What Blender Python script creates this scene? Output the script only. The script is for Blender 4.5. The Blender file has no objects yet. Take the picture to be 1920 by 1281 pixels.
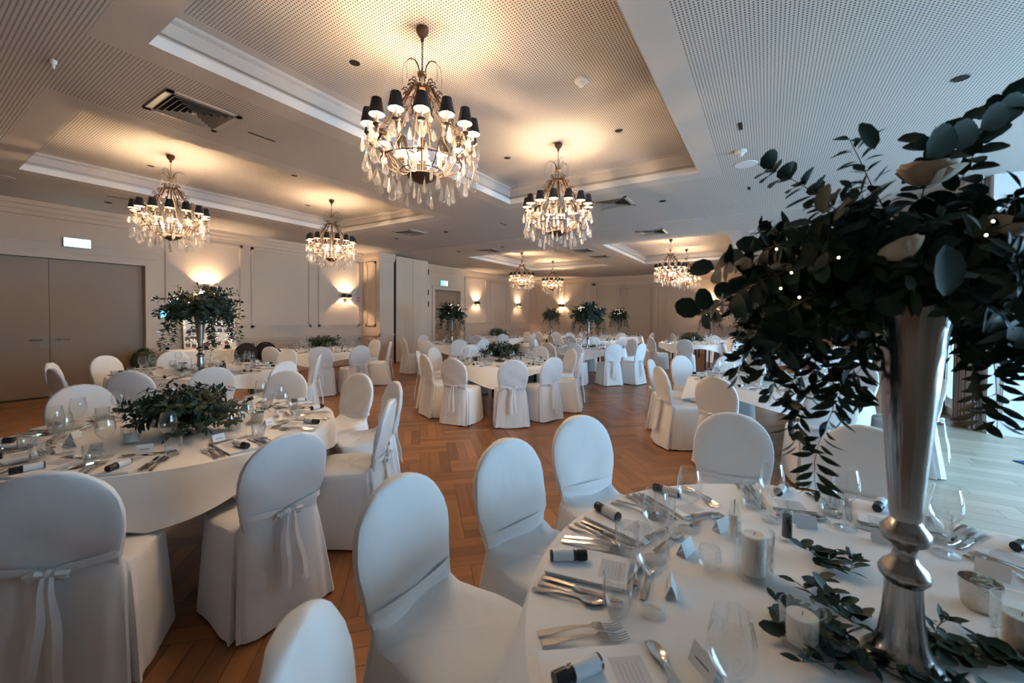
import bpy, math, random
from math import pi, sin, cos, atan2, sqrt, radians
from mathutils import Vector, Matrix

# ------------------------------------------------------------------ camera
EYE = 1.5
SC = bpy.context.scene
COL = SC.collection
cam = bpy.data.cameras.new('camera'); camo = bpy.data.objects.new('camera', cam); COL.objects.link(camo)
camo.matrix_world = Matrix(((0.84553727, -0.01793777, 0.533615, 0.0), (0.53386042, 0.01393164, -0.84545784, 0.0),
                            (0.0077315, 0.99974204, 0.02135599, EYE), (0, 0, 0, 1)))
cam.sensor_width = 36.0
cam.lens = 758.577 / 1920 * 36.0
cam.shift_y = -31.0 / 1920
cam.clip_start = 0.05; cam.clip_end = 200
cam.dof.use_dof = True
cam.dof.focus_distance = 3.6
cam.dof.aperture_fstop = 3.4
SC.camera = camo

# ------------------------------------------------------------------ sky, exposure
W = bpy.data.worlds.new('sky'); SC.world = W; W.use_nodes = True
bgn = W.node_tree.nodes['Background']
bgn.inputs[0].default_value = (0.42, 0.72, 1.0, 1); bgn.inputs[1].default_value = 8.6
SC.view_settings.view_transform = 'Standard'; SC.view_settings.look = 'None'
SC.view_settings.gamma = 1; SC.view_settings.exposure = 1.58
try: SC.view_settings.use_curve_mapping = False
except Exception: pass
cy = SC.cycles
cy.use_denoising = True
cy.max_bounces = 8; cy.diffuse_bounces = 4; cy.glossy_bounces = 3; cy.transmission_bounces = 4
cy.transparent_max_bounces = 20
cy.caustics_reflective = False; cy.caustics_refractive = False
cy.sample_clamp_indirect = 4.0; cy.sample_clamp_direct = 0.0
LAMP_COL = (1.0, 0.675, 0.395)
CHAND_W = 18.0
INNER_W = 21.0      # bare bulbs inside the crystal basket        # watts of each chandelier candle
SCONCE_W = 24.0
# daylight comes in through these window openings (axis, x, y0, y1, z0, z1); a portal sits in each
WIN_X = 5.2
WINDOWS = [(WIN_X, 2.4, 4.4, 0.12, 2.75), (WIN_X, 4.9, 6.9, 0.12, 2.75),
           (2.45, 8.55, 10.6, 0.12, 2.75), (2.45, 11.6, 13.4, 0.12, 2.75)]
for (x, y0, y1, z0, z1) in WINDOWS:
    l = bpy.data.lights.new('daylight_portal', 'AREA'); l.shape = 'RECTANGLE'
    l.size = z1 - z0; l.size_y = y1 - y0; l.cycles.is_portal = True
    o = bpy.data.objects.new('daylight_portal', l); COL.objects.link(o)
    o.location = (x + 0.12, (y0 + y1) / 2, (z0 + z1) / 2); o.rotation_euler = (0, pi / 2, 0)

# ------------------------------------------------------------------ materials
MATS = {}
def mat(name, col=(0.8, 0.8, 0.8), rough=0.5, metal=0.0, **kw):
    if name in MATS: return MATS[name]
    m = bpy.data.materials.new(name); m.use_nodes = True; nt = m.node_tree; b = nt.nodes['Principled BSDF']
    b.inputs['Base Color'].default_value = (*col, 1); b.inputs['Roughness'].default_value = rough; b.inputs['Metallic'].default_value = metal
    for k, v in kw.items():
        if k in ('bump', 'bscale', 'stretch', 'var', 'vscale'): continue
        b.inputs[k.replace('_', ' ')].default_value = v
    N = nt.nodes; L = nt.links
    tc = N.new('ShaderNodeTexCoord')
    if 'bump' in kw:
        mp = N.new('ShaderNodeMapping'); mp.inputs['Scale'].default_value = kw.get('stretch', (1, 1, 1))
        no = N.new('ShaderNodeTexNoise'); no.inputs['Scale'].default_value = kw.get('bscale', 20.0); no.inputs['Detail'].default_value = 3
        bp = N.new('ShaderNodeBump'); bp.inputs['Strength'].default_value = kw['bump']; bp.inputs['Distance'].default_value = 0.02
        L.new(tc.outputs['Object'], mp.inputs[0]); L.new(mp.outputs[0], no.inputs['Vector']); L.new(no.outputs[0], bp.inputs['Height']); L.new(bp.outputs[0], b.inputs['Normal'])
    if 'var' in kw:
        no = N.new('ShaderNodeTexNoise'); no.inputs['Scale'].default_value = kw.get('vscale', 8.0)
        mr = N.new('ShaderNodeMapRange'); mr.inputs[1].default_value = 0.3; mr.inputs[2].default_value = 0.7; mr.inputs[3].default_value = 1 - kw['var']; mr.inputs[4].default_value = 1 + kw['var']
        mx = N.new('ShaderNodeMix'); mx.data_type = 'RGBA'; mx.blend_type = 'MULTIPLY'; mx.inputs[0].default_value = 1
        mx.inputs[6].default_value = (*col, 1)
        L.new(tc.outputs['Object'], no.inputs['Vector']); L.new(no.outputs[0], mr.inputs[0]); L.new(mr.outputs[0], mx.inputs[7]); L.new(mx.outputs[2], b.inputs['Base Color'])
    MATS[name] = m
    return m

def emit(name, col, s):
    m = bpy.data.materials.new(name); m.use_nodes = True; b = m.node_tree.nodes['Principled BSDF']
    b.inputs['Base Color'].default_value = (*col, 1); b.inputs['Emission Color'].default_value = (*col, 1); b.inputs['Emission Strength'].default_value = s
    MATS[name] = m; return m

def thin_glass(name, tint=(1, 1, 1), gl=1.0, edge=1.45):
    m = bpy.data.materials.new(name); m.use_nodes = True; nt = m.node_tree; N = nt.nodes; L = nt.links
    for n in list(N): N.remove(n)
    out = N.new('ShaderNodeOutputMaterial'); t = N.new('ShaderNodeBsdfTransparent'); g = N.new('ShaderNodeBsdfGlossy'); mx = N.new('ShaderNodeMixShader')
    t.inputs[0].default_value = (*tint, 1); g.inputs['Roughness'].default_value = 0.02; g.inputs['Color'].default_value = (gl, gl, gl, 1)
    fr = N.new('ShaderNodeLayerWeight'); fr.inputs[0].default_value = 0.5
    pw = N.new('ShaderNodeMath'); pw.operation = 'POWER'; pw.inputs[1].default_value = 2.3; L.new(fr.outputs['Facing'], pw.inputs[0])
    ma = N.new('ShaderNodeMath'); ma.operation = 'MULTIPLY_ADD'; ma.inputs[1].default_value = 0.85; ma.inputs[2].default_value = 0.055 * edge; L.new(pw.outputs[0], ma.inputs[0])
    L.new(ma.outputs[0], mx.inputs[0]); L.new(t.outputs[0], mx.inputs[1]); L.new(g.outputs[0], mx.inputs[2]); L.new(mx.outputs[0], out.inputs[0])
    MATS[name] = m; return m

def perforated(name, col):
    m = bpy.data.materials.new(name); m.use_nodes = True; nt = m.node_tree; N = nt.nodes; L = nt.links
    b = N['Principled BSDF']; b.inputs['Roughness'].default_value = 0.9
    tc = N.new('ShaderNodeTexCoord'); sx = N.new('ShaderNodeSeparateXYZ'); L.new(tc.outputs['Object'], sx.inputs[0])
    def f(op, a, bb=None):
        n = N.new('ShaderNodeMath'); n.operation = op
        for i, v in enumerate((a, bb)):
            if v is None: continue
            if isinstance(v, (int, float)): n.inputs[i].default_value = v
            else: L.new(v, n.inputs[i])
        return n.outputs[0]
    P = 0.0235
    u = f('SUBTRACT', f('FRACT', f('MULTIPLY', sx.outputs[0], 1 / P)), 0.5)
    v = f('SUBTRACT', f('FRACT', f('MULTIPLY', sx.outputs[1], 1 / P)), 0.5)
    d = f('SQRT', f('ADD', f('MULTIPLY', u, u), f('MULTIPLY', v, v)))
    hole = f('LESS_THAN', d, 0.25)
    mx = N.new('ShaderNodeMix'); mx.data_type = 'RGBA'; L.new(hole, mx.inputs[0])
    mx.inputs[6].default_value = (*col, 1); mx.inputs[7].default_value = (col[0] * .1, col[1] * .1, col[2] * .1, 1)
    L.new(mx.outputs[2], b.inputs['Base Color'])
    MATS[name] = m; return m

def wood(name, c1, c2, ang, rough=0.33):
    m = bpy.data.materials.new(name); m.use_nodes = True; nt = m.node_tree; N = nt.nodes; L = nt.links
    b = N['Principled BSDF']; b.inputs['Roughness'].default_value = rough
    at = N.new('ShaderNodeAttribute'); at.attribute_name = 'tone'
    tc = N.new('ShaderNodeTexCoord'); mp = N.new('ShaderNodeMapping'); mp.inputs['Rotation'].default_value = (0, 0, -ang); mp.vector_type = 'TEXTURE'
    mp.inputs['Scale'].default_value = (1, 1, 1)
    m2 = N.new('ShaderNodeMapping'); m2.inputs['Scale'].default_value = (2.0, 34, 1)
    no = N.new('ShaderNodeTexNoise'); no.inputs['Scale'].default_value = 1.0; no.inputs['Detail'].default_value = 4
    mp.inputs['Rotation'].default_value = (0, 0, ang)
    L.new(tc.outputs['Object'], mp.inputs[0]); L.new(mp.outputs[0], m2.inputs[0]); L.new(m2.outputs[0], no.inputs['Vector'])
    ad = N.new('ShaderNodeMath'); ad.operation = 'MULTIPLY_ADD'; ad.inputs[1].default_value = 0.55; L.new(no.outputs[0], ad.inputs[0]); 
    s = N.new('ShaderNodeMath'); s.operation = 'MULTIPLY_ADD'; s.inputs[1].default_value = 0.62; s.inputs[2].default_value = -0.08; L.new(at.outputs['Fac'], s.inputs[0]); L.new(s.outputs[0], ad.inputs[2])
    mx = N.new('ShaderNodeMix'); mx.data_type = 'RGBA'; L.new(ad.outputs[0], mx.inputs[0])
    mx.inputs[6].default_value = (*c1, 1); mx.inputs[7].default_value = (*c2, 1); L.new(mx.outputs[2], b.inputs['Base Color'])
    MATS[name] = m; return m

def stripes(name, c1, c2):
    m = bpy.data.materials.new(name); m.use_nodes = True; nt = m.node_tree; N = nt.nodes; L = nt.links
    b = N['Principled BSDF']; b.inputs['Roughness'].default_value = 0.85
    at = N.new('ShaderNodeAttribute'); at.attribute_name = 'tone'
    fr = N.new('ShaderNodeMath'); fr.operation = 'FRACT'; ml = N.new('ShaderNodeMath'); ml.operation = 'MULTIPLY'; ml.inputs[1].default_value = 1.0
    L.new(at.outputs['Fac'], ml.inputs[0]); L.new(ml.outputs[0], fr.inputs[0])
    lt = N.new('ShaderNodeMath'); lt.operation = 'LESS_THAN'; lt.inputs[1].default_value = 0.3; L.new(fr.outputs[0], lt.inputs[0])
    mx = N.new('ShaderNodeMix'); mx.data_type = 'RGBA'; L.new(lt.outputs[0], mx.inputs[0])
    mx.inputs[6].default_value = (*c1, 1); mx.inputs[7].default_value = (*c2, 1); L.new(mx.outputs[2], b.inputs['Base Color'])
    MATS[name] = m; return m

M_wall = mat('wall_paint', (0.58, 0.48, 0.39), 0.7)
M_door = mat('door_paint', (0.27, 0.20, 0.14), 0.55)
M_ceil = mat('ceiling_paint', (0.54, 0.495, 0.46), 0.85)
M_perf = perforated('perforated_board', (0.58, 0.535, 0.50))
M_trayc = mat('tray_lip_paint', (0.74, 0.73, 0.72), 0.7)
M_cloth = mat('chair_cloth', (0.76, 0.76, 0.77), 0.8, bump=0.55, bscale=5.0, stretch=(1.0, 1.0, 0.45), Sheen_Weight=0.15)
M_linen = mat('table_linen', (0.90, 0.895, 0.90), 0.75, bump=0.10, bscale=5.0)
M_nap = mat('napkin_linen', (0.86, 0.86, 0.87), 0.8)
M_black = mat('black_metal', (0.012, 0.012, 0.013), 0.4)
M_blackfab = mat('black_upholstery', (0.015, 0.014, 0.016), 0.9)
M_steel = mat('cutlery_steel', (0.62, 0.58, 0.54), 0.16, 1.0)
M_silver = mat('brushed_silver', (0.36, 0.34, 0.325), 0.24, 1.0, bump=0.12, bscale=60, stretch=(1, 1, 0.05))
M_mercury = mat('mercury_glass', (0.7, 0.66, 0.6), 0.25, 0.85, bump=0.3, bscale=80)
M_brass = mat('aged_brass', (0.085, 0.045, 0.024), 0.5, 0.5)
M_gold = mat('satin_brass', (0.55, 0.35, 0.16), 0.3, 1.0)
M_shade = mat('black_shade', (0.012, 0.010, 0.010), 0.7)
M_shadein = mat('shade_lining', (0.85, 0.72, 0.5), 0.6)
M_wax = mat('candle_wax', (0.86, 0.83, 0.76), 0.45, Subsurface_Weight=0.25)
M_sleeve = mat('candle_sleeve', (0.85, 0.8, 0.68), 0.5)
M_leaf = mat('leaf_green', (0.014, 0.030, 0.015), 0.55, Specular_IOR_Level=0.35, var=0.35, vscale=14)
M_leaf2 = mat('eucalyptus_green', (0.016, 0.042, 0.033), 0.6, Specular_IOR_Level=0.3, var=0.3, vscale=10)
M_stem = mat('twig', (0.07, 0.06, 0.04), 0.7)
M_berry = mat('eucalyptus_seed', (0.11, 0.14, 0.09), 0.6)
M_petal = mat('rose_petal', (0.62, 0.53, 0.41), 0.6)
M_glass = thin_glass('clear_glass', (0.97, 0.98, 0.98), 1.0, 1.35)
M_glassb = thin_glass('heavy_glass', (0.975, 0.985, 0.982), 1.0, 1.5)
M_pane = thin_glass('window_pane', (0.97, 0.99, 1.0), 1.0, 1.45)
M_bulb = emit('warm_bulb', (1.0, 0.80, 0.55), 22.0)
M_fairy = emit('fairy_light', (1.0, 0.72, 0.42), 14.0)
M_exitw = emit('exit_sign_face', (0.75, 0.97, 1.0), 4.0)
M_exitg = emit('exit_green', (0.10, 0.75, 0.48), 1.0)
M_exitp = emit('exit_pictogram', (0.7, 1.0, 0.9), 1.6)
M_screen = emit('touch_screen', (0.10, 0.50, 0.85), 1.0)
M_red = mat('sign_red', (0.45, 0.03, 0.02), 0.5)
M_white = mat('white_plastic', (0.75, 0.74, 0.73), 0.4)
M_grille = mat('grille_metal', (0.50, 0.46, 0.42), 0.5)
M_dark = mat('dark_recess', (0.01, 0.009, 0.009), 0.9)
M_label = mat('paper_label', (0.66, 0.70, 0.74), 0.6)
M_card = mat('place_card', (0.78, 0.84, 0.90), 0.7)
M_print = mat('menu_print', (0.62, 0.64, 0.68), 0.7)
M_ink = mat('ink', (0.10, 0.11, 0.14), 0.7)
M_faint = mat('faint_ink', (0.40, 0.41, 0.45), 0.7)
M_hand = mat('door_hardware', (0.20, 0.18, 0.16), 0.45, 0.7)
M_blackp = mat('black_plastic', (0.010, 0.010, 0.012), 0.3)
M_pepper = mat('peppercorn', (0.02, 0.014, 0.010), 0.8)
M_bluemat = mat('blue_fabric', (0.02, 0.07, 0.20), 0.8)
M_photo = mat('photo_print', (0.16, 0.07, 0.045), 0.5, var=0.9, vscale=30)
M_photo2 = mat('photo_print_red', (0.40, 0.05, 0.03), 0.5, var=0.7, vscale=30)
M_board = mat('pin_board', (0.85, 0.84, 0.76), 0.8)
M_darkw = mat('dark_wood', (0.045, 0.022, 0.012), 0.4)
M_oakA = wood('parquet_diagonal_a', (0.10, 0.036, 0.011), (0.42, 0.178, 0.062), pi / 4)
M_oakB = wood('parquet_diagonal_b', (0.10, 0.036, 0.011), (0.42, 0.178, 0.062), -pi / 4)
M_pale = wood('pale_planks', (0.36, 0.32, 0.25), (0.68, 0.62, 0.50), 0.0, 0.4)
M_curt = stripes('striped_curtain', (0.34, 0.29, 0.27), (0.03, 0.022, 0.02))
M_moss = mat('dried_bush', (0.05, 0.055, 0.02), 0.9)
M_hat = mat('black_felt', (0.01, 0.01, 0.012), 0.8)

# ------------------------------------------------------------------ mesh builder
class MB:
    def __init__(s): s.v = []; s.f = []; s.m = []; s.t = []
    def add(s, V, F, mi=0, M=None, tone=0.0):
        b = len(s.v)
        if M is not None: V = [M @ Vector(p) for p in V]
        s.v += [tuple(p) for p in V]; s.f += [tuple(b + i for i in f) for f in F]; s.m += [mi] * len(F); s.t += [tone] * len(F)
        return s
    def box(s, x0, y0, z0, x1, y1, z1, mi=0, M=None):
        V = [(x0, y0, z0), (x1, y0, z0), (x1, y1, z0), (x0, y1, z0), (x0, y0, z1), (x1, y0, z1), (x1, y1, z1), (x0, y1, z1)]
        return s.add(V, [(0, 3, 2, 1), (4, 5, 6, 7), (0, 1, 5, 4), (1, 2, 6, 5), (2, 3, 7, 6), (3, 0, 4, 7)], mi, M)
    def lathe(s, prof, n=16, mi=0, M=None, cx=0, cy=0, cap0=False, cap1=False, sx=1.0):
        V = []; F = []
        for (r, z) in prof:
            for i in range(n):
                a = 2 * pi * i / n; V.append((cx + r * cos(a) * sx, cy + r * sin(a), z))
        for k in range(len(prof) - 1):
            for i in range(n):
                j = (i + 1) % n; F.append((k * n + i, k * n + j, (k + 1) * n + j, (k + 1) * n + i))
        if cap0: F.append(tuple(reversed(range(n))))
        if cap1: F.append(tuple(range((len(prof) - 1) * n, len(prof) * n)))
        return s.add(V, F, mi, M)
    def tube(s, pts, r, n=5, mi=0, M=None, closed=False):
        P = [Vector(p) for p in pts]; V = []; F = []; k = len(P)
        rr = r if isinstance(r, (list, tuple)) else [r] * k
        up = Vector((0, 0, 1))
        for i, p in enumerate(P):
            a = P[i - 1] if (i > 0 or closed) else p; b = P[(i + 1) % k] if (i < k - 1 or closed) else p
            d = (b - a); d = d.normalized() if d.length > 1e-9 else Vector((0, 0, 1))
            x = d.cross(up); x = x if x.length > 1e-3 else d.cross(Vector((1, 0, 0))); x.normalize(); y = d.cross(x)
            for j in range(n):
                t = 2 * pi * j / n; V.append(p + (x * cos(t) + y * sin(t)) * rr[i])
        for i in range(k if closed else k - 1):
            for j in range(n):
                j2 = (j + 1) % n; i2 = (i + 1) % k
                F.append((i * n + j, i * n + j2, i2 * n + j2, i2 * n + j))
        if not closed: F += [tuple(reversed(range(n))), tuple(range((k - 1) * n, k * n))]
        return s.add(V, F, mi, M)
    def ball(s, c, r, n=8, k=5, mi=0, sz=1.0):
        return s.lathe([(max(1e-4, r * sin(pi * i / k)), c[2] - r * sz * cos(pi * i / k)) for i in range(k + 1)], n, mi, None, c[0], c[1])
    def leaf(s, p, d, nrm, L, w, mi=0, kind=0, bend=0.15):
        d = Vector(d).normalized(); nrm = Vector(nrm); x = d.cross(nrm)
        if x.length < 1e-3: x = d.cross(Vector((0.3, 0.5, 0.8)))
        x.normalize(); n = x.cross(d).normalized(); p = Vector(p)
        if kind == 0: st = [(0, 0.03), (0.3, 0.85), (0.55, 1.0), (0.8, 0.6), (1.0, 0.03)]
        else: st = [(0, 0.05), (0.2, 0.8), (0.5, 1.05), (0.82, 0.8), (1.0, 0.2)]
        V = []; F = []
        for (t, ww) in st:
            c = p + d * (L * t) - n * (bend * L * t * t)
            h = w * ww * 0.5
            V += [c + x * h + n * h * 0.22, c, c - x * h + n * h * 0.22]
        for i in range(len(st) - 1):
            a = i * 3; F += [(a, a + 1, a + 4, a + 3), (a + 1, a + 2, a + 5, a + 4)]
        return s.add(V, F, mi)
    def mesh(s, name, mats, smooth=True):
        me = bpy.data.meshes.new(name); me.from_pydata(s.v, [], s.f)
        ms = mats if isinstance(mats, (list, tuple)) else [mats]
        for m in ms: me.materials.append(m)
        if len(ms) > 1: me.polygons.foreach_set('material_index', s.m)
        if any(s.t):
            a = me.attributes.new('tone', 'FLOAT', 'FACE'); a.data.foreach_set('value', s.t)
        if smooth:
            me.polygons.foreach_set('use_smooth', [True] * len(s.f))
            try: me.set_sharp_from_angle(angle=radians(38))
            except Exception: pass
        me.update(); return me
    def build(s, name, mats, parent=None, smooth=True, loc=None):
        return link(name, s.mesh(name, mats, smooth), parent, loc)

def link(name, data, parent=None, loc=None, rz=0.0):
    o = bpy.data.objects.new(name, data); COL.objects.link(o)
    if parent: o.parent = parent
    if loc is not None: o.location = loc
    if rz: o.rotation_euler = (0, 0, rz)
    return o
def thing(name, label, cat, loc=(0, 0, 0), rz=0.0, group=None):
    return tag(link(name, None, None, loc, rz), label, cat, group)
def tag(o, label, cat, group=None):
    o['label'] = label; o['category'] = cat
    if group: o['group'] = group
    return o
def struct(o): o['kind'] = 'structure'; return o
def dup(root, loc, rz=None, label=None, group=None):
    r = root.copy(); COL.objects.link(r); r.location = loc
    if rz is not None: r.rotation_euler = (0, 0, rz)
    if label: r['label'] = label
    if group: r['group'] = group
    def kids(src, dst):
        for ch in src.children:
            c = ch.copy(); COL.objects.link(c); c.parent = dst; kids(ch, c)
    kids(root, r); return r
Rz = lambda a: Matrix.Rotation(a, 4, 'Z')
T = lambda x, y, z: Matrix.Translation((x, y, z))
def sm(x): x = max(0.0, min(1.0, x)); return x * x * (3 - 2 * x)

# ================================================================== SETTING
H = 3.4; HT = 3.67
XL = -10.67; YE = 18.6; YB = -3.6; XR = 2.45; YW = 7.85
# floor: parquet laid as herringbone of three-plank blocks at 45 degrees
def build_floor():
    fb = MB(); w = 0.30; th = pi / 4; ca, sa = cos(th), sin(th)
    rnd = random.Random(4)
    x0, x1, y0, y1 = XL - 0.2, XR, YB, YE + 0.2
    R = 150
    def rect(u0, v0, u1, v1, mi, tone):
        V = []
        for (u, v) in ((u0, v0), (u1, v0), (u1, v1), (u0, v1)):
            V.append((u * ca - v * sa, u * sa + v * ca, 0.0))
        cx = sum(p[0] for p in V) / 4; cyy = sum(p[1] for p in V) / 4
        if cx < x0 or cx > x1 or cyy < y0 or cyy > y1: return
        if cx > 0.95 and cyy < YW + 0.15: return
        fb.add(V, [(0, 1, 2, 3)], mi, None, tone)
    for i in range(-R, R):
        for j in range(-40, 40):
            bx = (i + 2 * j) * w; by = (i - 2 * j) * w
            g = 0.003
            wx = bx * ca - by * sa; wy = bx * sa + by * ca
            if wx < x0 - 1 or wx > x1 + 1 or wy < y0 - 1 or wy > y1 + 1: continue
            for k in range(3):
                rect(bx, by + k * w / 3, bx + 2 * w - g, by + (k + 1) * w / 3 - g, 0, rnd.uniform(0.05, 1))
                rect(bx + 2 * w + k * w / 3, by - w, bx + 2 * w + (k + 1) * w / 3 - g, by + w - g, 1, rnd.uniform(0.05, 1))
    # pale planks in the window wing, laid along x
    y = YB
    while y < YW + 0.1:
        x = 1.0 - rnd.uniform(0, 1.2)
        while x < WIN_X + 0.3:
            L = rnd.uniform(1.2, 2.0); a = max(x, 1.0); b = min(x + L, WIN_X + 0.3)
            if b > a: fb.add([(a, y, 0.001), (b - .003, y, 0.001), (b - .003, y + 0.157, 0.001), (a, y + 0.157, 0.001)], [(0, 1, 2, 3)], 2, None, rnd.uniform(0.05, 1))
            x += L
        y += 0.16
    fb.box(XL - 0.3, YB - 0.3, -0.12, WIN_X + 0.3, YE + 0.3, -0.002, 3)
    return struct(fb.build('floor', [M_oakA, M_oakB, M_pale, M_darkw], smooth=False))
build_floor()

# ceiling: perforated soffit with plain borders and recessed trays
TRAYS = [(-3.72, 1.07, -0.80, 5.81), (-8.42, 1.07, -5.46, 5.81), (-3.72, 10.3, -0.80, 14.75), (-8.2, 10.3, -5.0, 14.6)]
def build_ceiling():
    cb = MB(); X0, X1, Y0, Y1 = XL - 0.2, WIN_X + 0.2, YB - 0.2, YE + 0.2
    xs = sorted({X0, X1, *[t[0] - .26 for t in TRAYS], *[t[2] + .26 for t in TRAYS], *[t[0] for t in TRAYS], *[t[2] for t in TRAYS]})
    ys = sorted({Y0, Y1, YW, *[t[1] - .26 for t in TRAYS], *[t[3] + .26 for t in TRAYS], *[t[1] for t in TRAYS], *[t[3] for t in TRAYS]})
    for i in range(len(xs) - 1):
        for j in range(len(ys) - 1):
            a, b, c, d = xs[i], xs[i + 1], ys[j], ys[j + 1]; mx, my = (a + b) / 2, (c + d) / 2
            if any(t[0] < mx < t[2] and t[1] < my < t[3] for t in TRAYS): continue
            bord = any(t[0] - .26 < mx < t[2] + .26 and t[1] - .26 < my < t[3] + .26 for t in TRAYS)
            mi = 0 if bord or mx < XL + .0 else 1
            cb.add([(a, c, H), (b, c, H), (b, d, H), (a, d, H)], [(3, 2, 1, 0)], mi)
    for (a, c, b, d) in TRAYS:
        def ring(e0, z0, e1, z1, mi):
            A = [(a - e0, c - e0, z0), (b + e0, c - e0, z0), (b + e0, d + e0, z0), (a - e0, d + e0, z0)]
            B = [(a - e1, c - e1, z1), (b + e1, c - e1, z1), (b + e1, d + e1, z1), (a - e1, d + e1, z1)]
            cb.add(A + B, [(i, (i + 1) % 4, 4 + (i + 1) % 4, 4 + i) for i in range(4)], mi)
        ring(0, H, 0, H + 0.085, 2); ring(0, H + 0.085, 0.05, H + 0.085, 2); ring(0.05, H + 0.085, 0.05, H + 0.125, 0)
        ring(0.05, H + 0.125, 0.012, H + 0.125, 0); ring(0.012, H + 0.125, 0.012, H + 0.225, 0); ring(0.012, H + 0.225, -0.02, H + 0.24, 0); ring(-0.02, H + 0.24, -0.02, HT, 0)
        bd = 0.12
        ring(-0.02, HT, -bd, HT, 0)
        cb.add([(a + bd, c + bd, HT), (b - bd, c + bd, HT), (b - bd, d - bd, HT), (a + bd, d - bd, HT)], [(3, 2, 1, 0)], 1)
    cb.box(X0, Y0, HT + 0.03, X1, Y1, HT + 0.1, 0)
    # partition track across the room
    cb.box(XL, 8.42, H - 0.006, XR, 8.50, H + 0.0, 3)
    cb.box(XL, 8.50, H - 0.012, XR, 8.515, H + 0.0, 0)
    return struct(cb.build('ceiling', [M_ceil, M_perf, M_trayc, M_grille], smooth=False))
build_ceiling()

def frame_x(mb, x, y0, z0, y1, z1, w=0.045, d=0.034, s=1):
    # panel moulding on a wall of constant x (s: +1 faces +x)
    for (a, b, c, e) in ((y0, z0, y1, z0 + w), (y0, z1 - w, y1, z1), (y0, z0, y0 + w, z1), (y1 - w, z0, y1, z1)):
        mb.box(min(x, x + s * d), a, b, max(x, x + s * d), c, e); mb.box(min(x, x + s * d * .55), a - .012, b - .012, max(x, x + s * d * .55), c + .012, e + .012)
def frame_y(mb, y, x0, z0, x1, z1, w=0.045, d=0.034, s=-1):
    for (a, b, c, e) in ((x0, z0, x1, z0 + w), (x0, z1 - w, x1, z1), (x0, z0, x0 + w, z1), (x1 - w, z0, x1, z1)):
        mb.box(a, min(y, y + s * d), b, c, max(y, y + s * d), e); mb.box(a - .012, min(y, y + s * d * .55), b - .012, c + .012, max(y, y + s * d * .55), e + .012)

# left wall with two doorways
wl = MB()
D1 = (0.41, 2.97, 2.46); D2 = (11.4, 12.9, 2.5)
for (a, b) in ((YB, D1[0]), (D1[1], D2[0]), (D2[1], YE)): wl.box(XL - 0.3, a, 0, XL, b, H + .02)
for (a, b, z) in (D1, D2): wl.box(XL - 0.3, a, z, XL, b, H + .02)
# door casings
for (a, b, z) in (D1, D2):
    wl.box(XL, a - 0.13, 0, XL + 0.03, a, z + 0.13); wl.box(XL, b, 0, XL + 0.03, b + 0.13, z + 0.13); wl.box(XL, a - .001, z, XL + 0.03, b + .001, z + 0.13)
    wl.box(XL, a - 0.16, z + 0.13, XL + 0.045, b + 0.16, z + 0.155)
wl.box(XL, YB, 2.62 + .12, XL + 0.012, 3.25, 2.75 + .01)
for (a, b) in ((3.30, 4.757), (4.965, 6.474), (6.71, 8.161 - 0.12), (13.2, 14.7), (15.0, 16.4), (16.7, 18.2)):
    frame_x(wl, XL, a, 1.18, b, 3.12); frame_x(wl, XL, a, 0.2, b, 0.78)
for (a, b) in ((3.15, 8.2), (10.3, 11.2), (13.1, YE)):
    wl.box(XL, a, 0.87, XL + 0.04, b, 0.93); wl.box(XL, a, 0.84, XL + 0.022, b, 0.87)
wl.box(XL, 10.3, 1.3, XL + .03, 11.2, 3.1)
# cornice
for k, (dx, z) in enumerate(((0.05, 3.16), (0.09, 3.24), (0.14, 3.32))): wl.box(XL, YB, z, XL + dx, YE, H)
struct(wl.build('wall_left', M_wall, smooth=False))
bl = MB()
for (a, b) in ((YB, D1[0] - .13), (D1[1] + .13, 8.2), (13.03, YE)): bl.box(XL, a, 0, XL + 0.02, b, 0.14)
struct(bl.build('baseboard_left', M_wall, smooth=False))

# pier that closes the partition, with its narrow panels
pw = MB(); pw.box(XL, 8.2, 0, -9.9, 8.74, H)
frame_y(pw, 8.2, -10.5, 1.18, -10.08, 3.12); frame_y(pw, 8.2, -10.5, 0.2, -10.08, 0.78)
pw.box(XL, 8.165, 0.87, -9.87, 8.2, 0.93); pw.box(-9.9, 8.165, 0.87, -9.87, 8.74, 0.93)
for dx, z in ((0.05, 3.16), (0.09, 3.24)): pw.box(XL, 8.2 - dx, z, -9.9 + dx, 8.74, H)
struct(pw.build('wall_pier', M_wall, smooth=False))

# end wall
we = MB(); we.box(XL - .3, YE, 0, XR + .3, YE + .3, H + .02)
for (a, b) in ((-10.3, -8.9), (-8.7, -7.5), (-3.8, -0.9), (-0.6, 2.2)):
    frame_y(we, YE, a, 1.18, b, 3.12); frame_y(we, YE, a, 0.2, b, 0.78)
for (a, b) in ((XL, -7.25), (-4.05, XR)): we.box(a, YE - .04, 0.87, b, YE, 0.93)
for dy, z in ((0.05, 3.16), (0.09, 3.24), (0.14, 3.32)): we.box(XL, YE - dy, z, XR, YE, H)
we.box(-7.15, YE - .04, 0, -7.0, YE, 3.1); we.box(-4.25, YE - .04, 0, -4.1, YE, 3.1); we.box(-7.15, YE - .04, 3.0, -4.1, YE, 3.12)
struct(we.build('wall_far', M_wall, smooth=False))
be = MB()
for (a, b) in ((XL, -7.15), (-4.1, XR)): be.box(a, YE - .02, 0, b, YE, 0.14)
struct(be.build('baseboard_far', M_wall, smooth=False))
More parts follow.
